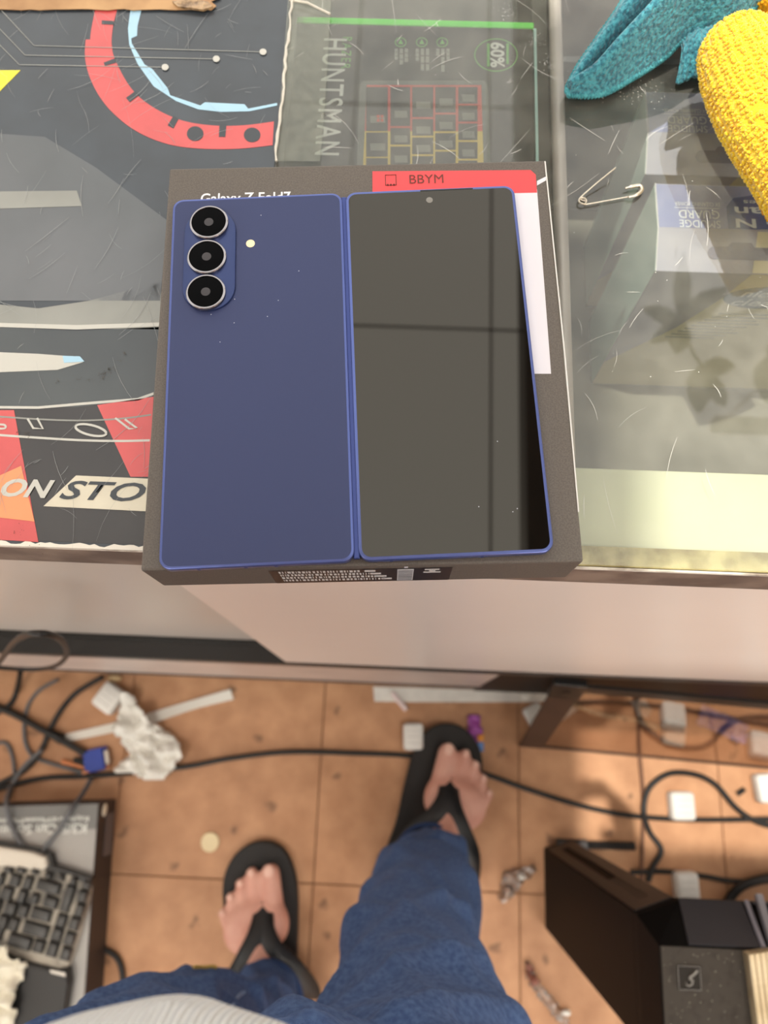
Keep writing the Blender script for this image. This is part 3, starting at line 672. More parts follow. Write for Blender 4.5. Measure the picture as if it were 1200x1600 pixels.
# camera island
zi = ZF1 + .0012
ix, iy = ploc(327, 404, zi); ilen = .0475; iw = .0212
isl = MB().prism(rrect(iw, ilen, iw / 2 - .0001, 10, ix, iy), ZF1 - .0001, zi).xf(FP)
isl_o = obj('camera_island', isl, M('island_blue', (44, 58, 102), .32, metal=.4), ph, bevel=.0004, smooth=35)
m_ring = M('lens_ring', (152, 148, 150), .18, metal=1); m_lens = M('lens_glass', (2, 2, 3), .12, spec=.04); m_lin = M('lens_inner', (14, 13, 15), .3)
zr = zi + .0016
for (u, v) in ((326, 346), (322.5, 400), (321, 455)):
    lx, ly = ploc(u, v, zr); c = FP @ Vector((lx, ly, 0))
    rg = obj('lens_ring', MB().lathe([(.0079, zi - .0001), (.0079, zr - .0003), (.0076, zr), (.0071, zr), (.0069, zr - .0004), (.0069, zi)], c, n=44), m_ring, isl_o, smooth=30)
    obj('lens_glass', MB().lathe([(.0069, zr - .0011), (.0069, zr - .0004), (.0066, zr - .00035), (.0001, zr - .00035)], c, n=44), m_lens, rg, smooth=40)
    obj('lens_aperture', MB().lathe([(.0019, zr - .0004), (.0019, zr - .00028), (.0014, zr - .00024), (.0001, zr - .00022)], c, n=24), M('lens_iris', (40, 35, 38), .3), rg, smooth=40)
fx_, fy_ = ploc(391.5, 381, ZF1)
fl = obj('flash_ring', MB().lathe([(.0018, ZF1), (.0018, ZF1 + .0003), (.0015, ZF1 + .00035), (.0001, ZF1 + .0003)], FP @ Vector((fx_, fy_, 0)), n=24), M('flash_cream', (246, 224, 176), .3), ph, smooth=40)
sx_, sy_ = ploc(671, 313, ZF1)
obj('selfie_camera', MB().lathe([(.0014, ZF1 + .0001), (.0014, ZF1 + .00022), (.0010, ZF1 + .00025), (.0001, ZF1 + .00022)], FP @ Vector((sx_, sy_, 0)), n=24), M('selfie_grey', (120, 118, 112), .3), cs, smooth=40)
obj('earpiece_slit', MB().box(cxr - .004, cxr + .018, HL / 2 - .0012, HL / 2 - .0007, ZF1 + .00005, ZF1 + .0002).xf(FP), m_bez, cs)
for xq in (-.058, -.041, -.030, .012, .045):
    obj('antenna_band', MB().box(xq, xq + .0011, -HL / 2 - .00006, -HL / 2 + .0005, ZF0 + .0004, ZF1 - .0006).xf(FP), M('antenna_line', (60, 72, 132), .5), ph)
dust = MB(); rnd = random.Random(3)
for (u, v) in ((408, 337), (467, 424), (344, 535), (777, 690), (808, 795), (801, 800), (748, 792), (435, 470), (418, 495), (330, 492), (366, 505), (367, 468)):
    lx, ly = ploc(u, v, ZF1); c = FP @ Vector((lx, ly, ZF1 + .0003)); dust.ell(c, (.00022, .0002, .0001), nu=6, nv=4)
obj('dust_specks', dust, M('dust', (200, 204, 214), .8), ph)

# ================================================================== SAFETY PIN
m_pin = M('pin_metal', (214, 206, 190), .28, metal=.8)
zp = ZG + .0012
pn = thing('safety_pin', 'small open silver safety pin lying on the glass beside the box', 'safety pin', P(940, 300, ZG))
cc = P(910, 315, zp); coil = [cc + Vector((.0018 * math.cos(a), .0018 * math.sin(a), .0005 * a / (2 * PI))) for a in [2 * PI * i / 12 for i in range(22)]]
obj('wire', MB().tube(spline([P(962, 262, zp + .004), P(930, 288, zp + .002), P(904, 311, zp)]) + coil + spline([P(913, 320, zp), P(940, 315, zp), P(984, 307, zp)]), .00034, 8), m_pin, pn, smooth=60)
obj('clasp', MB().tube(spline([P(982, 308, zp + .0006), P(994, 305, zp + .0008), P(1003, 297, zp + .0008), P(999, 290, zp + .0008), P(985, 292, zp + .0008), P(977, 294, zp + .0006)], 5), [.0006] * 5 + [.0009] * 16 + [.0005] * 5, 8), m_pin, pn, smooth=60)

# ================================================================== TEAL CLOTH
m_tealc = M('teal_microfibre', (72, 156, 170), .95, rgb2=(38, 104, 122), vs=560, vlo=.40, vhi=.58, bump=1.0, bs=520, sheen=.3)
tc_ = thing('teal_cloth', 'crumpled teal microfibre cloth lying on the glass', 'cloth', P(1010, 60, ZG))
def bez(pts, t):
    n = len(pts) - 1; f = t * n; i = min(int(f), n - 1); f -= i
    a, b, c, d = pts[max(i - 1, 0)], pts[i], pts[i + 1], pts[min(i + 2, n)]
    return .5 * ((2 * b) + (c - a) * f + (2 * a - 5 * b + 4 * c - d) * f * f + (3 * b - a - 3 * c + d) * f ** 3)
hz = ZG + .004
edgeA = [P(886, 142, hz), P(905, 105, hz + .004), P(938, 58, hz + .010), P(972, 8, hz + .014), P(1000, -50, hz + .012), P(1040, -110, hz)]
edgeB = [P(889, 150, hz), P(938, 149, hz), P(990, 122, hz + .001), P(1036, 92, hz + .003), P(1075, 58, hz + .008), P(1150, 30, hz + .012), P(1240, -20, hz + .006)]
NU, NVv = 120, 70; cl = MB(); vs = []; fs = []
for i in range(NU + 1):
    t = i / NU; A = bez(edgeA, t); B = bez(edgeB, t)
    for j in range(NVv + 1):
        s = j / NVv; p = A.lerp(B, s)
        g = (.007 + .034 * t) * (math.sin(PI * s) ** .8)
        fold = math.sin(s * 9.2 + 1.1 * math.sin(t * 4) + .7) * (.003 + .008 * t) * math.sin(PI * s)
        val = -.030 * math.exp(-((s - .36 - .1 * t) / .12) ** 2) * min(1, t * 3)
        w = noise.noise(Vector((p.x * 70, p.y * 70, 3))) * .0018
        weave = .0004 * math.sin(i * 1.9 * 1.65) * math.sin(j * 2.2 + (i % 2))
        z = p.z + max(-.002, g + fold + val) + w * math.sin(PI * s) + weave
        vs.append(Vector((p.x, p.y, max(z, ZG + .0012))))
for i in range(NU):
    for j in range(NVv):
        a = i * (NVv + 1) + j; fs.append((a, a + 1, a + NVv + 2, a + NVv + 1))
o = obj('cloth_sheet', cl.add(vs, fs), m_tealc, tc_, smooth=180)
md = o.modifiers.new('thickness', 'SOLIDIFY'); md.thickness = .0022; md.offset = 0
hem = []; hr = []
pathh = [bez(edgeA, t / 40) + Vector((0, 0, .001)) for t in range(40, -1, -1)] + [bez(edgeB, t / 60) + Vector((0, 0, .001)) for t in range(0, 61)]
dense = []
for a, b in zip(pathh, pathh[1:]):
    for k in range(6): dense.append(a.lerp(b, k / 6))
obj('hem', MB().tube(dense, [.0017 + .00035 * math.sin(k * 1.15) for k in range(len(dense))], 8), M('teal_hem', (92, 178, 186), .95, rgb2=(62, 140, 152), vs=500, bump=.8, bs=900), tc_, smooth=70)
# second fold tucked under the yellow towel
fld = MB(); vs = []; fs = []
qa = [P(1058, 132, hz), P(1090, 120, hz + .002), P(1140, 112, hz)]; qb = [P(1062, 62, hz + .006), P(1100, 40, hz + .012), P(1180, 40, hz)]
for i in range(31):
    for j in range(21):
        p = bez(qa, i / 30).lerp(bez(qb, i / 30), j / 20); p.z += .006 * math.sin(PI * j / 20) + .001 * math.sin(i * 1.2); vs.append(p)
for i in range(30):
    for j in range(20): a = i * 21 + j; fs.append((a, a + 1, a + 22, a + 21))
o = obj('cloth_fold', fld.add(vs, fs), m_tealc, tc_, smooth=180); md = o.modifiers.new('thickness', 'SOLIDIFY'); md.thickness = .002

# ================================================================== YELLOW TOWEL (fluffy)
m_yt = M('yellow_chenille', (250, 216, 40), .95, rgb2=(236, 186, 20), vs=220, bump=.6, bs=900, sheen=.5)
yt = thing('yellow_towel', 'thick fluffy yellow towel folded over on the glass', 'towel', P(1180, 150, ZG))
def towel(name, path, rads, flatz, n_tuft, seed, mat):
    rnd = random.Random(seed); sp = spline(path, 10); rr = []
    m = len(sp)
    for i in range(m):
        t = i / (m - 1) * (len(rads) - 1); k = min(int(t), len(rads) - 2); rr.append(rads[k] + (rads[k + 1] - rads[k]) * (t - k))
    body = MB().tube(sp, rr, 28); body.v = [Vector((p.x, p.y, max(ZG + .0008, ZG + (p.z - ZG) * flatz))) for p in body.v]
    o = obj(name, body, mat, yt, smooth=180)
    # tufts all over the surface
    tm = MB(); L_ = o.location
    ico_v = []; ico_f = []
    bm = bmesh.new(); bmesh.ops.create_icosphere(bm, subdivisions=1, radius=1)
    ico_v = [v.co.copy() for v in bm.verts]; ico_f = [tuple(v.index for v in f.verts) for f in bm.faces]; bm.free()
    polys = [p for p in o.data.polygons]; areas = [p.area for p in polys]
    pick = rnd.choices(polys, weights=areas, k=n_tuft)
    for p in pick:
        vsn = [o.data.vertices[i].co for i in p.vertices]; w = [rnd.random() for _ in vsn]; s = sum(w)
        c = sum((v * (q / s) for v, q in zip(vsn, w)), Vector()) + L_ + p.normal * .0002
        if c.z < ZG + .001: continue
        r = rnd.uniform(.0005, .0009); q = p.normal.to_track_quat('Z', 'Y')
        tilt = Vector((rnd.uniform(-.4, .4), rnd.uniform(-.4, .4), 0))
        tm.add([c + q @ Vector((v.x * r + tilt.x * v.z * r, v.y * r + tilt.y * v.z * r, v.z * r * 1.5)) for v in ico_v], ico_f)
    obj('pile', tm, mat, o, smooth=180, kind='stuff')
T_ = lambda u, v, h: P(u, v, ZG + h)
towel('towel_fold', [T_(1138, 50, .026), T_(1146, 68, .026), T_(1162, 105, .026), T_(1190, 165, .025), T_(1235, 235, .024), T_(1290, 320, .024)], [.008, .0155, .0185, .0195, .020, .020], 1.0, 10500, 4, m_yt)
m_yo = M('yellow_orange_chenille', (240, 178, 20), .95, rgb2=(220, 150, 10), vs=220, bump=.6, bs=900)
towel('under_fold', [T_(1205, -10, .022), T_(1225, 40, .016), T_(1225, 200, .012), T_(1218, 285, .010), T_(1240, 340, .010)], [.006, .010, .0105, .010, .008], 1.0, 3600, 5, m_yo)

# ================================================================== PLANT hanging above the counter (seen mirrored in the glass)
m_leaf = M('leaf_green', (62, 98, 50), .45, rgb2=(44, 76, 38), vs=20)
def mirror(u, v, z):                # where a thing at height z must hang to be mirrored by the glass at that sight line
    g = P(u, v, ZG); d = g - CP; return g + Vector((d.x, d.y, -d.z)) * ((z - ZG) / -d.z)
pp = mirror(1380, 420, 1.95)
pl = thing('hanging_plant', 'green leafy plant in a hanging pot above the counter, mirrored in the glass', 'plant', (pp.x, pp.y, 1.9))
obj('pot', MB().lathe([(.02, 1.90), (.075, 1.90), (.10, 2.04), (.105, 2.05), (.098, 2.05), (.092, 2.035), (.001, 2.03)], Vector((pp.x, pp.y, 0)), n=28), M('terracotta', (150, 92, 66), .7), pl, smooth=40)
for k in range(3):
    a = 2 * PI * k / 3; obj('cord', MB().tube([(pp.x + .1 * math.cos(a), pp.y + .1 * math.sin(a), 2.045), (pp.x, pp.y, 2.5), (pp.x, pp.y, RH + .02)], .002, 6), M('cord_jute', (160, 140, 104), .8), pl)
tag(obj('trim_9', MB().box(pp.x - .02, SX1, pp.y - .02, pp.y + .02, RH + .02, RH + .06), m_beam), kind='structure')
vs = []; fs = []
for i in range(13):
    t = i / 12; w = .5 * math.sin(PI * min(1, t * .97 + .03)) ** .8 * (1 - .25 * t)
    for j in (-1, -.5, 0, .5, 1): vs.append(Vector((w * j, t, -.10 * t * t - .05 * (1 - abs(j)))))
for i in range(12):
    for j in range(4): a = i * 5 + j; fs.append((a, a + 1, a + 6, a + 5))
leaf_me = mesh_of(MB().add(vs, fs), 'leaf', m_leaf, smooth=180)
m_stem = M('stem_green', (84, 110, 60), .5)
hub1 = mirror(1066, 500, 1.78); hub2 = mirror(1096, 572, 1.74); hub3 = mirror(1200, 560, 1.80)
top_ = Vector((pp.x - .08, pp.y, 2.05))
for h in (hub1, hub3): obj('stem', MB().tube(spline([top_, top_ + Vector((-.05, 0, .03)), h.lerp(top_, .4) + Vector((0, 0, .02)), h], 6), .003, 6), m_stem, pl)
obj('stem', MB().tube(spline([hub1, hub1.lerp(hub2, .5) + Vector((0, 0, .01)), hub2], 5), .0025, 6), m_stem, pl)
for (h, u, v, zt_, wd) in ((hub1, 998, 486, 1.75, .042), (hub1, 1064, 398, 1.77, .036), (hub1, 1136, 452, 1.76, .05), (hub1, 1052, 560, 1.75, .048), (hub1, 1010, 545, 1.74, .03), (hub2, 1084, 655, 1.70, .045), (hub2, 1130, 645, 1.70, .045), (hub2, 1150, 575, 1.72, .04), (hub3, 1225, 615, 1.76, .05), (hub3, 1190, 640, 1.75, .05), (hub3, 1250, 520, 1.77, .05)):
    tip = mirror(u, v, zt_); d = tip - h; L = d.length; yv = d.normalized(); xv = yv.cross(Vector((0, 0, 1))).normalized(); zv = xv.cross(yv)
    mt = Matrix((xv, yv, zv)).transposed().to_4x4() @ Matrix.Diagonal((wd, L, L, 1)); mt.translation = h
    inst('leaf', leaf_me, pl, mt)

# ================================================================== FLOOR: leaning tinted glass
gl_t = thing('leaning_glass_panel', 'brown tinted glass panel with dark border leaning against the counter base', 'glass panel', (.5, .02, 0))
A0 = Vector((.196, .0005, .001)); uu = Vector((.9988, -.048, 0)); ww = (Vector((.188, .0715, .315)) - A0); Hh = ww.length; ww.normalize()
ww = (ww - uu * ww.dot(uu) * .0).normalized(); nn = uu.cross(ww).normalized()
def slab(mb, a0, a1, b0, b1, t0, t1): return mb.ext([A0 + uu * a0 + ww * b0 + nn * t0, A0 + uu * a1 + ww * b0 + nn * t0, A0 + uu * a1 + ww * b1 + nn * t0, A0 + uu * a0 + ww * b1 + nn * t0], nn * (t1 - t0))
m_tint = glass_mat('brown_glass', tint=(.86, .80, .76), refl=.20, rough=.02)
obj('pane', slab(MB(), .035, .56, .004, Hh - .02, .001, .0012), m_tint, gl_t)
m_bord = M('brown_border', (70, 48, 36), .5, var=.2, vs=20)
obj('border_bar', slab(MB(), .0, .035, 0, Hh, 0, .004), m_bord, gl_t, bevel=.0005)
obj('border_bar', slab(MB(), .035, .56, 0, .004, 0, .003), m_bord, gl_t)
obj('border_bar', slab(MB(), .56, .575, 0, Hh, 0, .004), m_bord, gl_t)
obj('border_bar', slab(MB(), .035, .56, Hh - .02, Hh, 0, .004), M('black_border', (24, 22, 22), .4), gl_t)
obj('corner_clip', slab(MB(), -.002, .037, Hh - .05, Hh + .002, -.004, .0048), m_black, gl_t, bevel=.001)
sc_ = A0 + uu * .017 + ww * (Hh - .024) + nn * .0046
obj('screw', MB().lathe([(.005, 0), (.005, .001), (.002, .0015), (.0001, .0014)], sc_, nn, 16), M('screw_dark', (60, 58, 56), .3, metal=.8), gl_t)

# ================================================================== FLOOR: small things
m_blk = M('white_block', (232, 230, 224), .5, var=.06, vs=80)
def block(u, v, wpx, hpx, rot, h, label, sub=True, mat=None):
    c = P(u, v, h); s = .00097
    t = thing('plastic_block', label, 'block', (c.x, c.y, 0.0003), 'white plastic blocks on the floor')
    F_ = frame((c.x, c.y, 0), rot)
    obj('body', MB().box(-wpx * s / 2, wpx * s / 2, -hpx * s / 2, hpx * s / 2, .0003, h).xf(F_), mat or m_blk, t, bevel=.0055, seg=3, smooth=50)
    for q in (-.22, .0, .22):
        obj('groove', MB().box(-wpx * s * .34, wpx * s * .34, hpx * s * q - .0006, hpx * s * q + .0006, h - .0002, h + .0003).xf(F_), M('block_groove', (204, 202, 196), .6), t)
block(646, 1151, 31, 41, .05, .024, 'white plastic block beside the toe of the right sandal')
block(167, 1090, 37, 42, -.55, .024, 'tilted white plastic block above the white crumpled bag')
block(1069, 1260, 36, 41, .03, .026, 'white plastic block enclosed by the black cable loop')
block(1077, 1390, 33, 46, .04, .026, 'white plastic block behind the black computer tower')
block(1203, 1232, 34, 42, .1, .024, 'white plastic block at the right edge of the photo beyond the cable')
block(1056, 1147, 34, 36, -.15, .022, 'white block behind the tinted glass panel, next to the purple banknote')  # extra block standing in for the looped block's reflection in the glass
block(838, 1118, 30, 34, .5, .02, 'white block behind the dark border of the tinted glass panel')
# crumpled things
def crumple(name, pts, z0, amp, freq, seed, mat, parent, base=.0008, n=34):
    xs = [p[0] for p in pts]; ys = [p[1] for p in pts]; u0, u1, v0, v1 = min(xs), max(xs), min(ys), max(ys)
    def inside(u, v):
        c = False; m = len(pts)
        for i in range(m):
            (ax, ay), (bx_, by) = pts[i], pts[i - 1]
            if (ay > v) != (by > v) and u < (bx_ - ax) * (v - ay) / (by - ay) + ax: c = not c
        return c
    idx = {}; mb = MB(); vs = []; fs = []
    st = max(u1 - u0, v1 - v0) / n; nu = int((u1 - u0) / st) + 1; nv = int((v1 - v0) / st) + 1
    def vid(i, j):
        if (i, j) not in idx:
            u, v = u0 + i * st, v0 + j * st; p = P(u, v, z0)
            h = abs(noise.noise(Vector((u * freq, v * freq, seed)))) + .5 * abs(noise.noise(Vector((u * freq * 2.3, v * freq * 2.3, seed + 9))))
            dmin = 9e9
            for (a, b) in pts: dmin = min(dmin, (a - u) ** 2 + (b - v) ** 2)
            idx[(i, j)] = len(vs); vs.append(Vector((p.x, p.y, z0 + base + amp * h)))
        return idx[(i, j)]
    for i in range(nu):
        for j in range(nv):
            if inside(u0 + (i + .5) * st, v0 + (j + .5) * st): fs.append((vid(i, j), vid(i, j + 1), vid(i + 1, j + 1), vid(i + 1, j)))
    o = obj(name, mb.add(vs, fs), mat, parent, smooth=180)
    md = o.modifiers.new('thickness', 'SOLIDIFY'); md.thickness = .0006; return o
m_bag = M('white_plastic_film', (236, 234, 226), .35, spec=.6)
bgp = thing('plastic_bag', 'white crumpled plastic bag on the floor under the counter', 'bag', P(235, 1150, 0))
crumple('bag_film', [(196, 1085), (212, 1084), (217, 1102), (235, 1112), (240, 1126), (262, 1142), (283, 1162), (292, 1178), (270, 1205), (255, 1218), (225, 1216), (208, 1206), (186, 1208), (195, 1190), (205, 1180), (193, 1160), (184, 1138), (188, 1115)], .006, .045, .032, 4, m_bag, bgp)
st_ = thing('tape_strip', 'white strip lying across beneath the crumpled plastic bag', 'strip', P(230, 1120, 0))
sv = MB(); q0 = [P(98, 1148, .002), P(184, 1128, .004), P(230, 1115, .004), P(300, 1094, .003), P(360, 1077, .006)]; q1 = [P(100, 1160, .002), P(188, 1142, .004), P(238, 1130, .004), P(304, 1108, .003), P(365, 1093, .002)]
vs = []; fs = []
for i in range(41):
    a = bez(q0, i / 40); b = bez(q1, i / 40); vs += [a, b]
    if i: fs.append((2 * i - 2, 2 * i, 2 * i + 1, 2 * i - 1))
o = obj('strip', sv.add(vs, fs), M('white_strip', (226, 222, 212), .5), st_); o.modifiers.new('thickness', 'SOLIDIFY').thickness = .0008
lf = thing('paper_strip', 'long white paper strip on the floor along the counter base', 'strip', P(720, 1088, 0))
obj('strip', MB().ext(px([(583, 1073), (640, 1074), (760, 1078), (858, 1082), (861, 1091), (845, 1097), (740, 1097), (640, 1097), (585, 1096)], .001), Vector((0, 0, .0008))), M('white_paper', (232, 228, 220), .6, var=.1, vs=60), lf)
obj('shiny_spot', MB().ell(P(823, 1087, .004), (.009, .007, .003)), m_bag, lf, smooth=180)
sk = thing('paper_stick', 'small pinkish white stick across the white paper strip', 'stick', P(624, 1097, 0))
obj('stick', MB().tube([P(613, 1082, .005), P(624, 1096, .005), P(635, 1109, .004)], [.0042, .0038, .0042], 8), M('pinkish_white', (226, 208, 206), .5), sk, smooth=60)
pw = thing('candy_wrapper', 'small purple and blue wrapper by the right sandal toe', 'wrapper', P(742, 1145, 0))
crumple('wrapper_film', [(732, 1118), (749, 1117), (754, 1150), (750, 1168), (736, 1160), (731, 1145)], .001, .008, .06, 2, M('purple_foil', (168, 84, 170), .35), pw, n=16)
crumple('blue_end', [(744, 1160), (755, 1160), (756, 1174), (747, 1174)], .002, .008, .09, 6, M('blue_foil', (96, 140, 206), .35), pw, n=10)
crumple('orange_mark', [(746, 1148), (755, 1148), (756, 1158), (747, 1159)], .0075, .003, .09, 7, M('orange_foil', (226, 150, 60), .4), pw, n=8)
nt_ = thing('banknote', 'purple banknote lying behind the tinted glass panel', 'banknote', P(1129, 1132, 0))
crumple('note', [(1097, 1100), (1170, 1134), (1162, 1163), (1087, 1131)], .0008, .006, .02, 3, M('note_purple', (198, 188, 246), .6, rgb2=(150, 140, 226), vs=70), nt_, n=24)
obj('printed_patch', MB().ext(px([(1108, 1118), (1150, 1136), (1144, 1149), (1104, 1131)], .009), Vector((0, 0, .0003))), M('note_indigo', (116, 108, 206), .6), nt_)
tw = thing('twisted_wrapper', 'long twisted clear wrapper behind the tinted glass panel', 'wrapper', P(960, 1115, 0))
tpath = [P(u, v, .006) for u, v in ((888, 1098), (915, 1108), (940, 1116), (965, 1121), (990, 1124), (1012, 1132), (1040, 1140))]
tsp = spline(tpath, 8); rnd = random.Random(2)
obj('twist', MB().tube(tsp, [.0035 + .004 * abs(noise.noise(Vector((i * .5, 0, 1)))) for i in range(len(tsp))], 8), M('wrapper_film', (222, 212, 186), .25, rgb2=(196, 176, 140), vs=120), tw, smooth=60)
crumple('flat_end', [(866, 1105), (893, 1092), (900, 1110), (880, 1125), (866, 1124)], .001, .012, .05, 8, m_bag, tw, n=14)
crumple('loose_film', [(984, 1095), (1005, 1092), (1018, 1108), (1010, 1122), (992, 1118)], .001, .014, .06, 3, m_bag, tw, n=14)
cn = thing('coin_disc', 'small round cream disc on the floor left of the left sandal', 'coin', P(328, 1316, 0))
cc = P(328, 1316, .002)
obj('disc', MB().lathe([(.0125, .0002), (.0135, .0008), (.0135, .002), (.0125, .0026), (.0108, .0024), (.0006, .0024)], Vector((cc.x, cc.y, 0)), n=32), M('cream_disc', (226, 208, 166), .5), cn, smooth=30)
cr = thing('crumb', 'cream crumb on the floor above the tilted white block', 'crumb', P(179, 1060, 0))
obj('crumb_body', MB().ell(P(179, 1060, .004), (.011, .006, .004)).ell(P(190, 1082, .003), (.003, .005, .003)), M('crumb_cream', (226, 196, 150), .6), cr, smooth=180)
db = tag(obj('rubber_scrap', MB().tube([P(1152, 1241, .003), P(1163, 1233, .003)], .004, 8), m_black), 'tiny black rubber scrap on the floor right of the cable loop', 'scrap')
for (u, v, lab, pts, mt) in ((800, 1385, 'crumpled clear plastic film left of the black computer tower', [(786, 1360), (812, 1356), (832, 1350), (838, 1362), (815, 1378), (800, 1400), (786, 1412), (778, 1405)], None),
                             (870, 1560, 'clear plastic strip with a red patch beside the tower base', [(820, 1500), (832, 1510), (845, 1540), (866, 1560), (885, 1590), (892, 1612), (876, 1600), (852, 1570), (836, 1550), (822, 1525)], None)):
    fm = thing('plastic_film', lab, 'film', P(u, v, 0))
    crumple('film', pts, .001, .02, .05, u, MATS.get('clear_film') or glass_mat('clear_film', tint=(.9, .88, .86), ior=1.6, rough=.12, haze=.16, haze_col=(220, 205, 195)), fm, n=20)
    if u == 870: crumple('red_patch', [(822, 1502), (832, 1510), (842, 1535), (832, 1540), (822, 1522)], .006, .015, .05, 5, M('red_film', (128, 74, 58), .4), fm, n=12)
    obj('knot', MB().ell(P(pts[4][0], pts[4][1] - 8, .008), (.006, .004, .005)), m_bag, fm, smooth=180)
# threaded black rod
rd = thing('corrugated_hose', 'short black corrugated rod on the floor behind the tower', 'rod', P(945, 1320, 0))
a, b = P(912, 1320, .007), P(992, 1322, .007); n_ = 60
obj('ribbed_length', MB().tube([a.lerp(b, i / n_) for i in range(n_ + 1)], [.0052 + .0013 * (1 if (i // 2) % 2 else 0) for i in range(n_ + 1)], 12), m_black, rd)
obj('plain_end', MB().tube([P(870, 1318, .006), P(905, 1320, .006)], .0075, 12), m_black, rd, smooth=60)
obj('metal_collar', MB().tube([P(905, 1320, .007), P(916, 1320, .007)], .0078, 14), M('collar_grey', (110, 110, 112), .35, metal=.6), rd, smooth=60)

# ------------------------------------------------------------------ cables
m_cab = M('cable_black', (30, 28, 27), .5); m_cabg = M('cable_grey', (96, 96, 98), .5)
def cable(pts, r, label, mat=m_cab, yp=None, name='cable'):
    q = [PY(p[0], p[1], p[2]) for p in pts] if yp else [P(p[0], p[1], p[2] if len(p) > 2 else (r + .0006)) for p in pts]
    return tag(obj(name, MB().tube(spline(q, 8), r, 10), mat, smooth=60), label, 'cable', 'cables on the floor')
cable([(-30, 1240), (60, 1217), (130, 1213), (200, 1208), (290, 1198), (360, 1185), (450, 1175), (560, 1177), (640, 1181), (700, 1193), (760, 1210), (830, 1235), (920, 1262), (1000, 1276), (1100, 1281), (1240, 1279)], .0038, 'long black cable running across the floor under the right sandal')
cable([(1240, 1298), (1185, 1285), (1150, 1262), (1118, 1226), (1085, 1210), (1045, 1209, .012), (1014, 1232, .012), (1006, 1268, .014), (1015, 1300), (1033, 1328), (1020, 1355), (1012, 1378)], .0042, 'black cable making a loop round a white block')
cable([(985, 1363), (1040, 1362), (1100, 1369, .006), (1150, 1377), (1240, 1376)], .0035, 'thin black cable crossing behind the tower')
cable([(1130, 1425), (1142, 1402), (1160, 1384, .012), (1190, 1374, .014), (1250, 1362)], .0065, 'thick black cable bending out from behind the tower')
cable([(1001, 1120, .004), (998, 1160), (1005, 1250), (1003, 1330), (1002, 1380)], .003, 'brown cable running straight towards the tower beneath the loop', M('cable_brown', (112, 76, 54), .6))
cable([(-40, 1085, .05), (-5, 1040, .058), (25, 1001, .060), (62, 990, .060), (95, 1000, .062), (104, 1024, .064), (85, 1041, .064), (45, 1046, .062), (-40, 1040, .060)], .0026, 'black cable loop hanging in front of the counter base', yp=1)
cable([(32, 1050, .05), (26, 1080), (12, 1104), (-30, 1125)], .0042, 'short black cable dropping from the hanging loop')
cable([(160, 1058, .03), (120, 1082), (95, 1110), (78, 1140), (64, 1172), (36, 1205), (-30, 1238)], .0042, 'black cable curving down from the counter to the left edge')
cable([(90, 1062, .03), (60, 1080), (42, 1108), (38, 1150), (50, 1180), (80, 1193), (118, 1204), (145, 1216)], .003, 'thin grey cable curving round behind the blue plug', m_cabg)
cable([(-30, 1095), (20, 1115, .008), (60, 1137, .012), (95, 1156, .010), (138, 1180, .008)], .0052, 'thick black cable ending in the blue plug')
cable([(66, 1172, .014), (40, 1195, .012), (18, 1228, .012), (10, 1255, .08), (16, 1285, .078), (30, 1315, .078), (45, 1338, .08)], .0036, 'grey cable climbing onto the printed carton at the left', m_cabg)
cable([(142, 1218, .01), (128, 1242, .04), (112, 1262, .079), (95, 1292, .077), (72, 1322, .078), (62, 1336, .08)], .0036, 'grey keyboard cable lying slantwise over the printed carton', m_cabg)
cable([(-30, 1172), (5, 1160), (18, 1178), (22, 1215), (12, 1250)], .0028, 'thin grey cable at the far left edge', m_cabg)
cable([(150, 1480), (172, 1488), (186, 1502), (192, 1530), (190, 1570)], .0042, 'short black cable coming out from under the printed carton')
# VGA plug
vg = thing('video_plug', 'blue video plug with metal end on the floor', 'plug', P(155, 1187, 0))
c = P(152, 1187, .008); F_ = frame((c.x, c.y, 0), .28)
m_vb = M('plug_blue', (34, 62, 156), .45)
obj('plug_body', MB().prism([(-.018, -.011), (-.01, -.0165), (.012, -.0165), (.012, .0165), (-.01, .0165), (-.018, .011)], .0006, .0155).xf(F_), m_vb, vg, bevel=.0015)
obj('metal_shell', MB().box(.012, .019, -.0105, .0105, .004, .0125).xf(F_), M('plug_metal', (196, 190, 180), .3, metal=.7), vg, bevel=.0015)
for s in (-1, 1): obj('thumb_screw', MB().tube([F_ @ Vector((-.024, s * .0138, .008)), F_ @ Vector((.016, s * .0138, .008))], .0028, 10), m_vb if s > 0 else M('copper_screw', (206, 140, 104), .35, metal=.6), vg, smooth=60)
obj('cable_boot', MB().tube([F_ @ Vector((-.018, 0, .008)), F_ @ Vector((-.034, .008, .008))], [.006, .0045], 10), m_black, vg, smooth=60)
cw = tag(obj('copper_clip', MB().tube([P(97, 1190, .004), P(132, 1199, .004)], [.0042, .003], 8), M('copper_clip', (214, 140, 96), .4, metal=.4), smooth=60), 'small copper coloured pin beside the blue plug', 'pin')
hd = tag(obj('cable_connector', MB().tube([P(78, 1145, .009), P(97, 1155, .009)], [.006, .0085], 10), m_black, smooth=50), 'small black connector by the end of the white strip', 'connector')

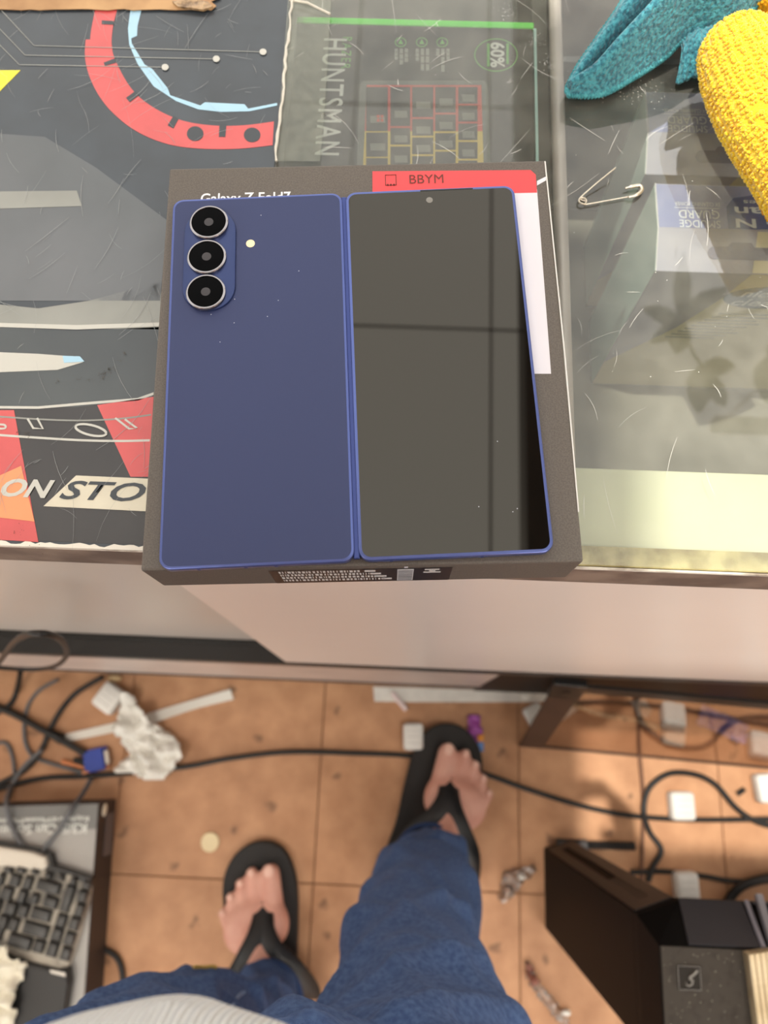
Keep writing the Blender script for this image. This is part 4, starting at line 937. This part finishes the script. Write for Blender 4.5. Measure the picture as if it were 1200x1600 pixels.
# ================================================================== CARTON + ERGONOMIC KEYBOARD (bottom left)
m_kc = M('carton_silver', (150, 148, 144), .35, rgb2=(176, 172, 166), vs=5)
zc_ = .07
kc = thing('printed_carton', 'silver grey printed carton with dark sides under the black keyboard', 'box', (-.55, -.25, 0))
FC = frame((-.4085, -.1035, 0), -.055 * -1.25)
FC = Matrix.Translation((-.4085, -.1035, 0)) @ Matrix.Rotation(.069, 4, 'Z')
obj('carton', MB().box(-.36, 0, -.36, 0, .0005, zc_).xf(FC), M('carton_brown_black', (44, 34, 32), .5, var=.2, vs=8), kc, bevel=.0012)
obj('top_print', MB().box(-.358, -.0015, -.358, -.002, zc_, zc_ + .0003).xf(FC), m_kc, kc)
obj('dark_top_band', MB().box(-.358, -.0015, -.035, -.0022, zc_ + .0003, zc_ + .0005).xf(FC), M('carton_grey_band', (112, 112, 110), .35), kc)
obj('corner_label', MB().ell(FC @ Vector((.0006, -.012, .048)), (.002, .009, .008)), M('label_cream', (226, 214, 190), .5), kc, smooth=180)
obj('side_flap', MB().box(.0002, .0012, -.075, -.018, .008, .04).xf(FC), M('flap_grey', (96, 88, 86), .5), kc)
ex_ = FC.to_3x3() @ Vector((-1, 0, 0)); ey_ = FC.to_3x3() @ Vector((0, -1, 0))
a = P(139, 1298, zc_); text('lettering', 'K3/5 Can Screen', m_wt, kc, P(136, 1286, zc_ + .0008), ex_, ey_, .128, .0135, bold=.02)
text('lettering', 'Keyboard/Mouse/Monitor', m_wt, kc, P(139, 1273, zc_ + .0008), ex_, ey_, .136, .0085, bold=.02)
# keyboard
zk0 = zc_ + .0006; zk1 = zk0 + .018
kbd = thing('ergonomic_keyboard', 'dusty black curved keyboard with palm rest on the printed carton', 'keyboard', P(60, 1430, zc_))
m_deck = M('keyboard_deck', (168, 160, 146), .5, rgb2=(62, 60, 57), vs=26, vlo=.42, vhi=.58); m_key = M('keycap', (58, 57, 55), .4, rgb2=(46, 45, 44), vs=60)
obj('deck', MB().ext(px([(-90, 1335), (0, 1346), (75, 1353), (118, 1362), (148, 1378), (143, 1408), (128, 1460), (113, 1506), (95, 1512), (60, 1500), (0, 1478), (-90, 1450)], zk0), Vector((0, 0, .016))), m_deck, kbd, bevel=.002)
obj('palm_rest', MB().ext(px([(-90, 1440), (0, 1472), (30, 1490), (100, 1508), (114, 1506), (117, 1530), (100, 1640), (-90, 1640)], zk0 + .0005), Vector((0, 0, .022))), M('palm_black', (26, 25, 25), .45), kbd, bevel=.004, seg=3)
obj('silver_ridge', MB().ext(px([(-90, 1310), (0, 1318), (60, 1328), (82, 1336), (84, 1350), (78, 1356), (0, 1349), (-90, 1340)], zk0 + .0006), Vector((0, 0, .021))), M('ridge_silver', (204, 196, 182), .4), kbd, bevel=.004, seg=3)
obj('dark_rim', MB().ext(px([(-90, 1302), (0, 1313), (62, 1324), (86, 1332), (90, 1350), (150, 1370), (152, 1382), (147, 1381), (118, 1364), (75, 1356), (86, 1348), (82, 1334), (60, 1326), (0, 1317), (-90, 1309)], zk0), Vector((0, 0, .017))), m_black, kbd)
obj('badge', MB().ext(px([(78, 1515), (102, 1520), (103, 1526), (79, 1520)], zk0 + .0226), Vector((0, 0, .0004))), M('badge_white', (206, 200, 190), .5), kbd)
keys = [(45, 590, 60, 40), (130, 590, 60, 40), (220, 600, 45, 35), (310, 625, 50, 35), (395, 640, 45, 40), (475, 665, 45, 50), (565, 690, 50, 50),
        (0, 650, 40, 70), (90, 660, 70, 72), (175, 675, 58, 76), (310, 700, 150, 66), (435, 780, 62, 150), (535, 765, 58, 70),
        (35, 745, 75, 76), (135, 765, 58, 76), (220, 780, 52, 62), (325, 805, 92, 66), (515, 855, 58, 74), (60, 845, 74, 76), (145, 860, 62, 74), (262, 885, 126, 70), (395, 925, 66, 74), (480, 945, 66, 74),
        (10, 935, 60, 82), (80, 950, 62, 76), (225, 985, 158, 74), (365, 1015, 68, 74), (450, 1045, 68, 74), (120, 1065, 146, 76), (245, 1095, 70, 74), (335, 1115, 70, 84), (425, 1145, 66, 76)]
for kx, ky in ((-80, 640), (-60, 725), (-40, 825), (-80, 915), (-30, 1010), (-150, 700), (-140, 800), (-150, 900)): keys.append((kx, ky, 72, 76))
kmesh = {}
for (kx, ky, kw, kh) in keys:
    c = P(kx * .2374, 1220 + ky * .2375, zk1 + .006); s = .000228; key = (kw, kh)
    if key not in kmesh:
        w2, h2, z_ = kw * s / 2, kh * s / 2, .008; i_ = .0022
        mb = MB().add([(-w2, -h2, 0), (w2, -h2, 0), (w2, h2, 0), (-w2, h2, 0), (-w2 + i_, -h2 + i_, z_), (w2 - i_, -h2 + i_, z_), (w2 - i_, h2 - i_ * .7, z_), (-w2 + i_, h2 - i_ * .7, z_)],
                      [(0, 3, 2, 1), (4, 5, 6, 7), (0, 1, 5, 4), (1, 2, 6, 5), (2, 3, 7, 6), (3, 0, 4, 7)])
        kmesh[key] = mesh_of(mb, 'keycap', m_key, bevel=.0008, seg=2, smooth=40)
    inst('keycap', kmesh[key], kbd, Matrix.Translation((c.x, c.y, zk0 + .0165)) @ Matrix.Rotation(-.19, 4, 'Z'))
# cream crumpled glove at the left edge
gv = thing('crumpled_tissue', 'cream crumpled tissue lying on the keyboard palm rest', 'tissue', P(15, 1540, .1))
crumple('tissue', [(-60, 1490), (0, 1480), (10, 1475), (22, 1485), (26, 1494), (44, 1502), (40, 1525), (30, 1545), (28, 1590), (10, 1625), (-60, 1625)], .095, .035, .04, 11, M('tissue_cream', (226, 220, 202), .8), gv, n=30)

# ================================================================== COMPUTER TOWER (bottom right)
m_tw = M('tower_black', (8, 7, 7), .55, spec=.08); m_ttop = M('tower_top', (50, 45, 40), .6, spec=.15, rgb2=(62, 57, 51), vs=120, vlo=.5, vhi=.75); m_tslope = M('tower_slope', (40, 40, 46), .45)
tw_ = thing('computer_tower', 'dusty black desktop computer tower with chamfered corner and square emblem', 'computer', (.45, -.19, 0))
zt0, ztm, zt1 = .0006, .445, .497
xl, xc, xr = .231, .269, .62
yn, yf1, yf0 = -.25, -.157, -.131     # near, top far edge, far face
wallp = [(xl, yn), (xc - .004, yn), (xc - .002, yf0 - .004), (xc, yf0), (xl, yf1 + .012)]
obj('side_wall', MB().prism(wallp, zt0, ztm - .0125), m_tw, tw_)
slabp = [(xl, yn), (xr, yn), (xr, yf0), (xc, yf0), (xl, yf1 + .012)]; top_ = [(xl + .002, yn), (xr, yn), (xr, yf1), (xc - .015, yf1), (xl + .002, yf1 - .001)]
obj('top_cover', MB().loft([[Vector((x, y, ztm - .012)) for x, y in slabp if True], [Vector((x, y, ztm)) for x, y in slabp], [Vector((x, y, zt1)) for x, y in top_]]), m_tw, tw_)
obj('core', MB().box(.36, xr - .01, -.31, -.225, zt0, ztm - .012), m_tw, tw_, bevel=.003)
obj('top_panel', MB().prism([(xl + .003, yn + .001), (.324, yn + .001), (.324, yf1 - .001), (xl + .003, yf1 - .001)], zt1, zt1 + .0016), m_ttop, tw_, bevel=.0004)
obj('top_panel', MB().prism([(.327, yn + .001), (xr - .002, yn + .001), (xr - .002, yf1 - .004), (.327, yf1 - .004)], zt1, zt1 + .0006), M('tower_top_dark', (42, 38, 34), .6, spec=.15, rgb2=(58, 53, 48), vs=150, vlo=.55, vhi=.75), tw_)
# sloped far bevel panel and fins
sl0 = Vector((xc - .011, yf1 + .0006, zt1 + .0004)); sl1 = Vector((xc + .001, yf0 + .0006, ztm)); sl2 = Vector((.327, yf0 + .0006, ztm)); sl3 = Vector((.318, yf1 + .0006, zt1 + .0004))
nsl = Vector((0, .5, .3)).normalized() * .0008
obj('slope_panel', MB().ext([sl0, sl1, sl2, sl3], nsl), m_tslope, tw_)
m_fin = M('fin_grey', (112, 112, 118), .4)
for k in range(11):
    x0 = .325 + k * .0155
    obj('fin', MB().ext([Vector((x0, yf1 + .001, zt1)), Vector((x0 + .006, yf1 + .001, zt1)), Vector((x0 + .013, yf0 + .009, ztm + .016)), Vector((x0 + .007, yf0 + .009, ztm + .016))], Vector((0, .003, .005))), m_fin, tw_, bevel=.0006)
obj('fin_rail', MB().box(.335, xr, yf0, yf0 + .002, ztm - .004, ztm + .006), m_tslope, tw_, bevel=.001)
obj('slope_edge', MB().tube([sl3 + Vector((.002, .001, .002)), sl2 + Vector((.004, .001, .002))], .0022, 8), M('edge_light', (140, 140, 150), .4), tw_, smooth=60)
# chamfer with its long slot
cA = Vector((xl, yf1 + .012, 0)); cB = Vector((xc, yf0, 0)); cd = (cB - cA); cn_ = Vector((-cd.y, cd.x, 0)).normalized()
def cham(name, a0, a1, z0, z1, mat, off, th): obj(name, MB().ext([cA + cd * a0 + Vector((0, 0, z0)) + cn_ * off, cA + cd * a1 + Vector((0, 0, z0)) + cn_ * off, cA + cd * a1 + Vector((0, 0, z1)) + cn_ * off, cA + cd * a0 + Vector((0, 0, z1)) + cn_ * off], cn_ * th), mat, tw_)
m_cham = M('tower_brown_sheen', (38, 30, 27), .45)  # even brown colour of the chamfer panels
cham('corner_panel', .05, .36, .02, .435, m_cham, .0002, .0012); cham('corner_panel', .62, .97, .02, .435, m_cham, .0002, .0012)
cham('corner_panel', .36, .62, .02, .06, m_cham, .0002, .0012); cham('corner_panel', .36, .62, .405, .435, m_cham, .0002, .0012)
for k in range(14): cham('slot_rib', .36, .62, .30 + k * .0075, .3035 + k * .0075, m_black, .0002, .0008)
# square emblem
e0 = P(1058, 1508, zt1 + .002); e1 = P(1096, 1548, zt1 + .002)
obj('emblem', MB().box(e0.x, e1.x, e1.y, e0.y, zt1 + .0016, zt1 + .0024), M('emblem_dark', (40, 36, 32), .6, spec=.15), tw_, bevel=.0003)
em = MB(); w_ = (e1.x - e0.x)
for (a0, a1, b0, b1) in ((0, 1, 0, .03), (0, 1, .97, 1), (0, .03, 0, 1), (.97, 1, 0, 1)):
    em.box(e0.x + w_ * a0, e0.x + w_ * a1, e1.y + (e0.y - e1.y) * b0, e1.y + (e0.y - e1.y) * b1, zt1 + .0024, zt1 + .0029)
obj('emblem_rim', em, M('emblem_rim', (78, 72, 65), .35), tw_)
sw_ = [Vector((e0.x + w_ * a, e1.y + (e0.y - e1.y) * b, zt1 + .0027)) for a, b in ((.34, .34), (.36, .2), (.55, .22), (.62, .4), (.5, .5), (.7, .68), (.86, .84))]
obj('emblem_swirl', MB().tube(spline(sw_, 6), [.0004 + .0012 * (i / 36) for i in range(37)], 6), M('emblem_shine', (90, 84, 76), .3), tw_)
sp_ = MB(); rnd = random.Random(14)
for _ in range(160):
    x = rnd.uniform(.236, .42); y = rnd.uniform(-.24, -.16) - .0; sp_.ell((x, y, zt1 + .0018), (rnd.uniform(.0002, .0006),) * 2 + (.0002,), nu=5, nv=3)
obj('dust_specks', sp_, M('dust_grey', (150, 144, 134), .9), tw_, kind='stuff')
# corrugated cardboard on the tower
cbd = thing('cardboard_pad', 'cream corrugated cardboard piece lying on the computer tower', 'cardboard', P(1190, 1540, zt1))
zz0 = zt1 + .0018
base_ = [P(1171, 1492, zz0 + .012), P(1250, 1480, zz0 + .012), P(1265, 1640, zz0 + .012), P(1190, 1640, zz0 + .012)]
rid = MB(); ra, rb, rc, rd_ = base_; nR = 9
m_cb = M('cardboard_cream', (216, 198, 164), .8, rgb2=(190, 170, 134), vs=60)
for k in range(nR):
    a = ra.lerp(rb, k / nR); b = ra.lerp(rb, (k + .86) / nR); c = rd_.lerp(rc, (k + .86) / nR); d = rd_.lerp(rc, k / nR)
    obj('ridge', MB().ext([Vector((q.x, q.y, zz0)) for q in (a, b, c, d)], Vector((0, 0, .012))), m_cb, cbd, bevel=.0006)
obj('backing', MB().ext([Vector((q.x, q.y, zz0 - .0001)) for q in base_], Vector((0, 0, .009))), M('cardboard_shade', (150, 130, 100), .9), cbd)

# ================================================================== THE PERSON
m_skin = M('skin', (216, 164, 146), .5, rgb2=(204, 146, 128), vs=30)
m_denim = M('denim', (78, 106, 152), .85, rgb2=(56, 82, 128), vs=260, vlo=.35, vhi=.65, bump=.5, bs=1500)
pe = thing('person', 'person standing at the counter in blue jeans, white ribbed top and black flip-flops', 'person', (-.05, -.3, 0))
SOLE = .021
def footm(h, yaw, mir):
    F_ = Matrix.Translation((h[0], h[1], SOLE)) @ Matrix.Rotation(yaw, 4, 'Z') @ Matrix.Diagonal((mir, 1, 1, 1)); mb = MB()
    mb.ell((0, .035, .033), (.031, .038, .033)); mb.cap((0, .05, .040), (.002, .15, .026), .033, .026)
    mb.ell((.004, .162, .019), (.046, .038, .019)); mb.ell((-.022, .165, .02), (.022, .03, .02))
    mb.cap((-.0255, .175, .0185), (-.029, .226, .0155), .0145, .0135)
    for (x0, y0, x1, y1, r) in ((-.004, .19, -.003, .231, .0098), (.0125, .187, .0150, .221, .0092), (.0275, .180, .0315, .207, .0088), (.0400, .170, .0455, .190, .0088)):
        mb.cap((x0, y0, .017), (x1, y1, .0115), r, r * .95, 12)
    mb.cap((0, .058, .072), (0, .15, .030), .030, .024)
    mb.cap((0, .045, .05), (0, .047, .085), .035, .034)
    return mb.xf(F_), F_
HR, YR = (.046, -.240), -math.radians(17)
HLf, YL = (-.129, -.415), math.radians(16)
fr_, FR = footm(HR, YR, 1); fl_, FL = footm(HLf, YL, -1)
body = MB(); body.add(fr_.v, fr_.f); body.add(fl_.v, fl_.f)
ankR = FR @ Vector((0, .047, .10)); ankL = FL @ Vector((0, .047, .10))
kneR = Vector((.038, -.192, .48)); kneL = Vector((-.150, -.285, .48)); hipR = Vector((.022, -.235, .90)); hipL = Vector((-.145, -.235, .90))
def limb(pts, rs):
    q = spline([Vector(p) for p in pts], 6); m = len(q); rr = []
    for i in range(m):
        t_ = i / (m - 1) * (len(rs) - 1); k_ = min(int(t_), len(rs) - 2); rr.append(rs[k_] + (rs[k_ + 1] - rs[k_]) * (t_ - k_))
    body.tube(q, rr, 20)
limb([ankR + Vector((0, 0, -.05)), ankR.lerp(Vector((.058, -.158, .12)), .6), (.040, -.172, .28), (.028, -.190, .47), (.024, -.215, .68), (.022, -.235, .90)], [.035, .033, .041, .044, .054, .062])
limb([ankL + Vector((0, 0, -.05)), ankL.lerp(Vector((-.150, -.335, .12)), .6), (-.150, -.325, .28), (-.156, -.265, .47), (-.158, -.240, .68), (-.152, -.235, .90)], [.035, .033, .040, .043, .054, .062])
body.ell((-.06, -.23, .95), (.145, .10, .12)).ell((-.06, -.225, 1.06), (.135, .105, .13)).ell((-.06, -.235, 1.25), (.155, .10, .17))
body.cap((-.06, -.235, 1.36), (-.058, -.20, 1.50), .055, .052)
body.ell((-.055, -.165, 1.60), (.073, .092, .11), Matrix.Rotation(-.5, 3, 'X')).ell((-.055, -.088, 1.565), (.012, .018, .018)).ell((-.13, -.18, 1.59), (.012, .02, .03)).ell((.02, -.18, 1.59), (.012, .02, .03))
for s, sh, el, ha in ((-1, (-.225, -.235, 1.37), (-.30, -.245, 1.12), (-.115, -.085, 1.26)), (1, (.105, -.235, 1.37), (.185, -.245, 1.12), (.105, -.085, 1.26))):
    sh, el, ha = Vector(sh), Vector(el), Vector(ha)
    body.cap((-.06, -.235, 1.36), sh, .06, .06); body.cap(sh, el, .048, .040); body.cap(el, ha, .038, .026)
    d = Vector((-s * .18, .80, .20)).normalized(); z_ = Vector((0, 0, 1)); z_ = (z_ - d * z_.dot(d)).normalized(); inn = Vector((-s, 0, 0)); inn = (inn - d * inn.dot(d)).normalized()
    for o2 in (-.020, 0, .020): body.cap(ha + z_ * o2 * .7, ha + d * .066 + z_ * o2 * 1.15, .015, .0135, 12)
    for q, ln in enumerate((.030, .036, .039, .035)):
        p0 = ha + d * .070 + z_ * (-.030 + .0195 * q); p1 = p0 + (d * .8 + inn * .5).normalized() * ln; p2 = p1 + (d * .25 + inn * .9).normalized() * ln * .75; p3 = p2 + (inn * .9 - d * .35).normalized() * ln * .5
        body.cap(p0, p1, .0086, .008, 10); body.cap(p1, p2, .008, .0074, 10); body.cap(p2, p3, .0074, .0064, 10)
    t0 = ha + d * .018 + z_ * .026; t1 = t0 + (z_ * .7 + inn * .6 + d * .5).normalized() * .034; t2 = t1 + (inn * .7 + d * .6).normalized() * .028
    body.cap(t0, t1, .0115, .0098, 10); body.cap(t1, t2, .0098, .0082, 10)
bo = baked('body', bake(body, .004, 2), m_skin, pe)
hairm = MB().ell((-.055, -.19, 1.635), (.083, .098, .098), Matrix.Rotation(-.5, 3, 'X')).ell((-.055, -.235, 1.585), (.076, .06, .085))
baked('hair', bake(hairm, .007, 3, disp=lambda c, n: n * .004 * noise.noise(c * 90)), M('hair_black', (26, 22, 20), .5), pe)
for sx in (-.028, .028): obj('eye', MB().ell((-.055 + sx, -.088 , 1.592), (.013, .008, .007)), M('eye_dark', (40, 30, 26), .2), bo, smooth=180)
obj('mouth', MB().ell((-.055, -.097, 1.520), (.022, .008, .006)), M('lips', (160, 92, 82), .5), bo, smooth=180)
# toenails
for F_, mr in ((FR, 1), (FL, -1)):
    for (x, y, z, r) in ((-.0292, .2305, .0285, .0078), (-.003, .2335, .0205, .0048), (.0150, .2235, .0198, .0044), (.0317, .2095, .0196, .0042), (.0458, .1925, .0196, .004)):
        obj('toenail', MB().ell(F_ @ Vector((x, y, z)), (r, r * 1.1, .0012), nu=12, nv=6), M('toenail', (220, 176, 158), .3), bo, smooth=180)

# jeans
def wr(c, n):
    a = noise.noise(Vector((c.x * 7, c.y * 7, c.z * 9))) * .008
    f = noise.noise(Vector((c.x * 5 + 2, c.y * 5 + 3, c.z * 9 + c.x * 9))); b = max(0, 1 - abs(f) * 4) ** 1.5 * .011
    g = noise.noise(Vector((c.x * 6 - 4, c.y * 6, c.z * 8 - c.x * 12))); d = max(0, 1 - abs(g) * 5) ** 1.5 * .008
    if c.z < .34: a += .006 * math.sin(c.z * 55 + 2 * math.sin(c.x * 20 + c.y * 16)) * (1 - c.z / .34)
    return n * (a + b + d - .006)
jm = MB()
hemR = Vector((.058, -.158, .085)); hemL = Vector((-.150, -.335, .085))
def leg(pts, rs):
    q = spline([Vector(p) for p in pts], 8); m = len(q); rr = []
    for i in range(m):
        t = i / (m - 1) * (len(rs) - 1); k_ = min(int(t), len(rs) - 2); rr.append(rs[k_] + (rs[k_ + 1] - rs[k_]) * (t - k_))
    jm.tube(q, rr, 28)
leg([hemR, (.040, -.172, .28), (.028, -.190, .47), (.024, -.215, .68), (.022, -.235, .90)], [.049, .058, .065, .077, .088])
leg([hemL, (-.150, -.325, .28), (-.156, -.265, .47), (-.158, -.240, .68), (-.152, -.235, .90)], [.049, .056, .064, .078, .088])
jm.ell((-.030, -.198, .83), (.085, .078, .10)).ell((-.067, -.225, .90), (.178, .122, .12)).ell((-.062, -.225, .955), (.168, .135, .06))
jo = baked('jeans', bake(jm, .005, 3, disp=wr, post=5), m_denim, pe)
# hems: folded ends of the legs
for hm in (hemR, hemL):
    jo2 = obj('hem', MB().tube([hm + Vector((.0465 * math.cos(2 * PI * i / 40), .0465 * math.sin(2 * PI * i / 40), .002 * math.sin(6 * PI * i / 40))) for i in range(41)], .0032, 8), M('denim_hem', (40, 62, 104), .9), jo, smooth=60)
# belt loop and yellow pocket edge
def on(u, v, z): return P(u, v, z)
from mathutils.bvhtree import BVHTree
_w = Vector(jo.location)
BV = BVHTree.FromPolygons([v.co + _w for v in jo.data.vertices], [tuple(p.vertices) for p in jo.data.polygons])
def skin_hit(u, v, du=0, dv=0, lift=.001):
    """first point of the jeans met along a sight line, searching downwards from (u, v)"""
    for k_ in range(60):
        h, n_, i_, d_ = BV.ray_cast(CP, ray(u + du * k_, v + dv * k_).normalized())
        if h is not None: return h + n_ * lift
    return None
bl0 = [q for q in (skin_hit(u, v) for u, v in ((354, 1584), (362, 1572), (372, 1558), (380, 1552))) if q]
if len(bl0) > 1: obj('belt_loop', MB().tube(spline(bl0, 6), .0016, 8), M('denim_light', (116, 142, 180), .9), jo, smooth=60)
yl = [q for q in (skin_hit(u, v, -.5, 3) for u, v in ((312, 1450), (322, 1450), (331, 1450), (339, 1455), (345, 1465))) if q]
if len(yl) > 1: obj('yellow_edge', MB().tube(spline(yl, 6), .0016, 8), M('yellow_binding', (196, 168, 92), .8), jo, smooth=60)
# shirt
m_rib = D.materials.new('ribbed_white'); m_rib.use_nodes = True
_nt = m_rib.node_tree; _b = _nt.nodes['Principled BSDF']; _b.inputs['Base Color'].default_value = (.86, .84, .81, 1); _b.inputs['Roughness'].default_value = .9
_tc = _nt.nodes.new('ShaderNodeTexCoord'); _wv = _nt.nodes.new('ShaderNodeTexWave'); _wv.bands_direction = 'X'; _wv.inputs['Scale'].default_value = 105; _wv.inputs['Distortion'].default_value = .6
_bp = _nt.nodes.new('ShaderNodeBump'); _bp.inputs['Strength'].default_value = .9; _bp.inputs['Distance'].default_value = .004
_nt.links.new(_tc.outputs['Object'], _wv.inputs['Vector']); _nt.links.new(_wv.outputs['Fac'], _bp.inputs['Height']); _nt.links.new(_bp.outputs['Normal'], _b.inputs['Normal'])
sm_ = MB().ell((-.046, -.1825, 1.04), (.088, .128, .085)).ell((-.06, -.235, 1.04), (.160, .125, .10)).ell((-.06, -.225, 1.14), (.158, .130, .14)).ell((-.06, -.235, 1.27), (.172, .118, .17))
for sh, el in (((-.225, -.235, 1.37), (-.30, -.245, 1.14)), ((.105, -.235, 1.37), (.185, -.245, 1.14))):
    sm_.cap((-.06, -.235, 1.37), sh, .066, .068); sm_.cap(sh, Vector(sh).lerp(Vector(el), .6), .062, .058)
sh_me = bake(sm_, .005, 6)
so = baked('shirt', sh_me, m_rib, pe)
# sandals: top-level things of their own
m_sole = M('sandal_sole', (30, 28, 27), .7, var=.2, vs=60); m_bed = M('sandal_bed', (36, 34, 33), .75, bump=.2, bs=500); m_strap = M('sandal_strap', (30, 31, 33), .42, bump=.15, bs=500)
def sandal(h, yaw, mir, label, Ff):
    F_ = Matrix.Translation((h[0], h[1], 0)) @ Matrix.Rotation(yaw, 4, 'Z') @ Matrix.Diagonal((mir, 1, 1, 1))
    t = thing('flip_flop', label, 'sandal', (h[0], h[1] + .1, .0004), 'black flip-flops')
    out = [(0, -.012), (.024, -.006), (.037, .018), (.038, .06), (.041, .11), (.050, .16), (.053, .195), (.047, .228), (.030, .252), (.005, .264), (-.020, .262), (-.040, .248), (-.050, .222), (-.051, .19), (-.045, .15), (-.036, .10), (-.034, .05), (-.033, .015), (-.020, -.006)]
    sp = [Vector((p.x, p.y, 0)) for p in spline([Vector((x, y, 0)) for x, y in out], 4, True)]
    ring = lambda s_, z: [F_ @ Vector((p.x * s_, .126 + (p.y - .126) * (1 - (1 - s_) * .4), z)) for p in sp]
    obj('sole', MB().loft([ring(.985, .0005), ring(1.03, .004), ring(1.03, .016), ring(1.0, .0205)]), m_sole, t, smooth=40)
    obj('footbed', MB().loft([ring(.93, .0200), ring(.93, SOLE - .0002)]), m_bed, t)
    # thong strap over the instep, following the foot
    def sweep(pts, w0, w1, name):
        q = spline([Ff @ Vector(p) for p in pts], 8); vs = []; fs = []; n_ = len(q)
        for i in range(n_):
            tt = (q[min(i + 1, n_ - 1)] - q[max(i - 1, 0)]).normalized(); upv = Vector((0, 0, 1)); sd = tt.cross(upv)
            sd = sd.normalized() if sd.length > .05 else Vector((0, 1, 0)); f_ = i / (n_ - 1); wv = w0 + (w1 - w0) * f_
            nv_ = sd.cross(tt).normalized(); vs += [q[i] + sd * wv, q[i] + nv_ * .002, q[i] - sd * wv]
            if i: a = 3 * i; fs += [(a - 3, a - 2, a + 1, a), (a - 2, a - 1, a + 2, a + 1)]
        ob_ = obj(name, MB().add(vs, fs), m_strap, t, smooth=180); md_ = ob_.modifiers.new('thickness', 'SOLIDIFY'); md_.thickness = .003; md_.offset = 1
    sweep([(-.013, .192, .020), (-.013, .178, .034), (-.012, .160, .047), (-.020, .135, .056), (-.038, .105, .048), (-.046, .075, .022), (-.044, .060, .001)], .012, .022, 'strap')
    sweep([(-.013, .190, .020), (-.012, .176, .035), (-.004, .156, .050), (.014, .132, .057), (.036, .104, .046), (.045, .075, .022), (.043, .060, .001)], .012, .022, 'strap')
    obj('toe_post', MB().tube([Ff @ Vector((-.013, .196, -.001)), Ff @ Vector((-.013, .190, .028))], .0035, 8), m_strap, t, smooth=60)
sandal((.008, -.226), -math.radians(22), 1, 'black flip-flop on the right foot, nearest the counter', FR)
sandal((-.132, -.412), math.radians(13.5), -1, 'black flip-flop on the left foot, beside the cream disc', FL)
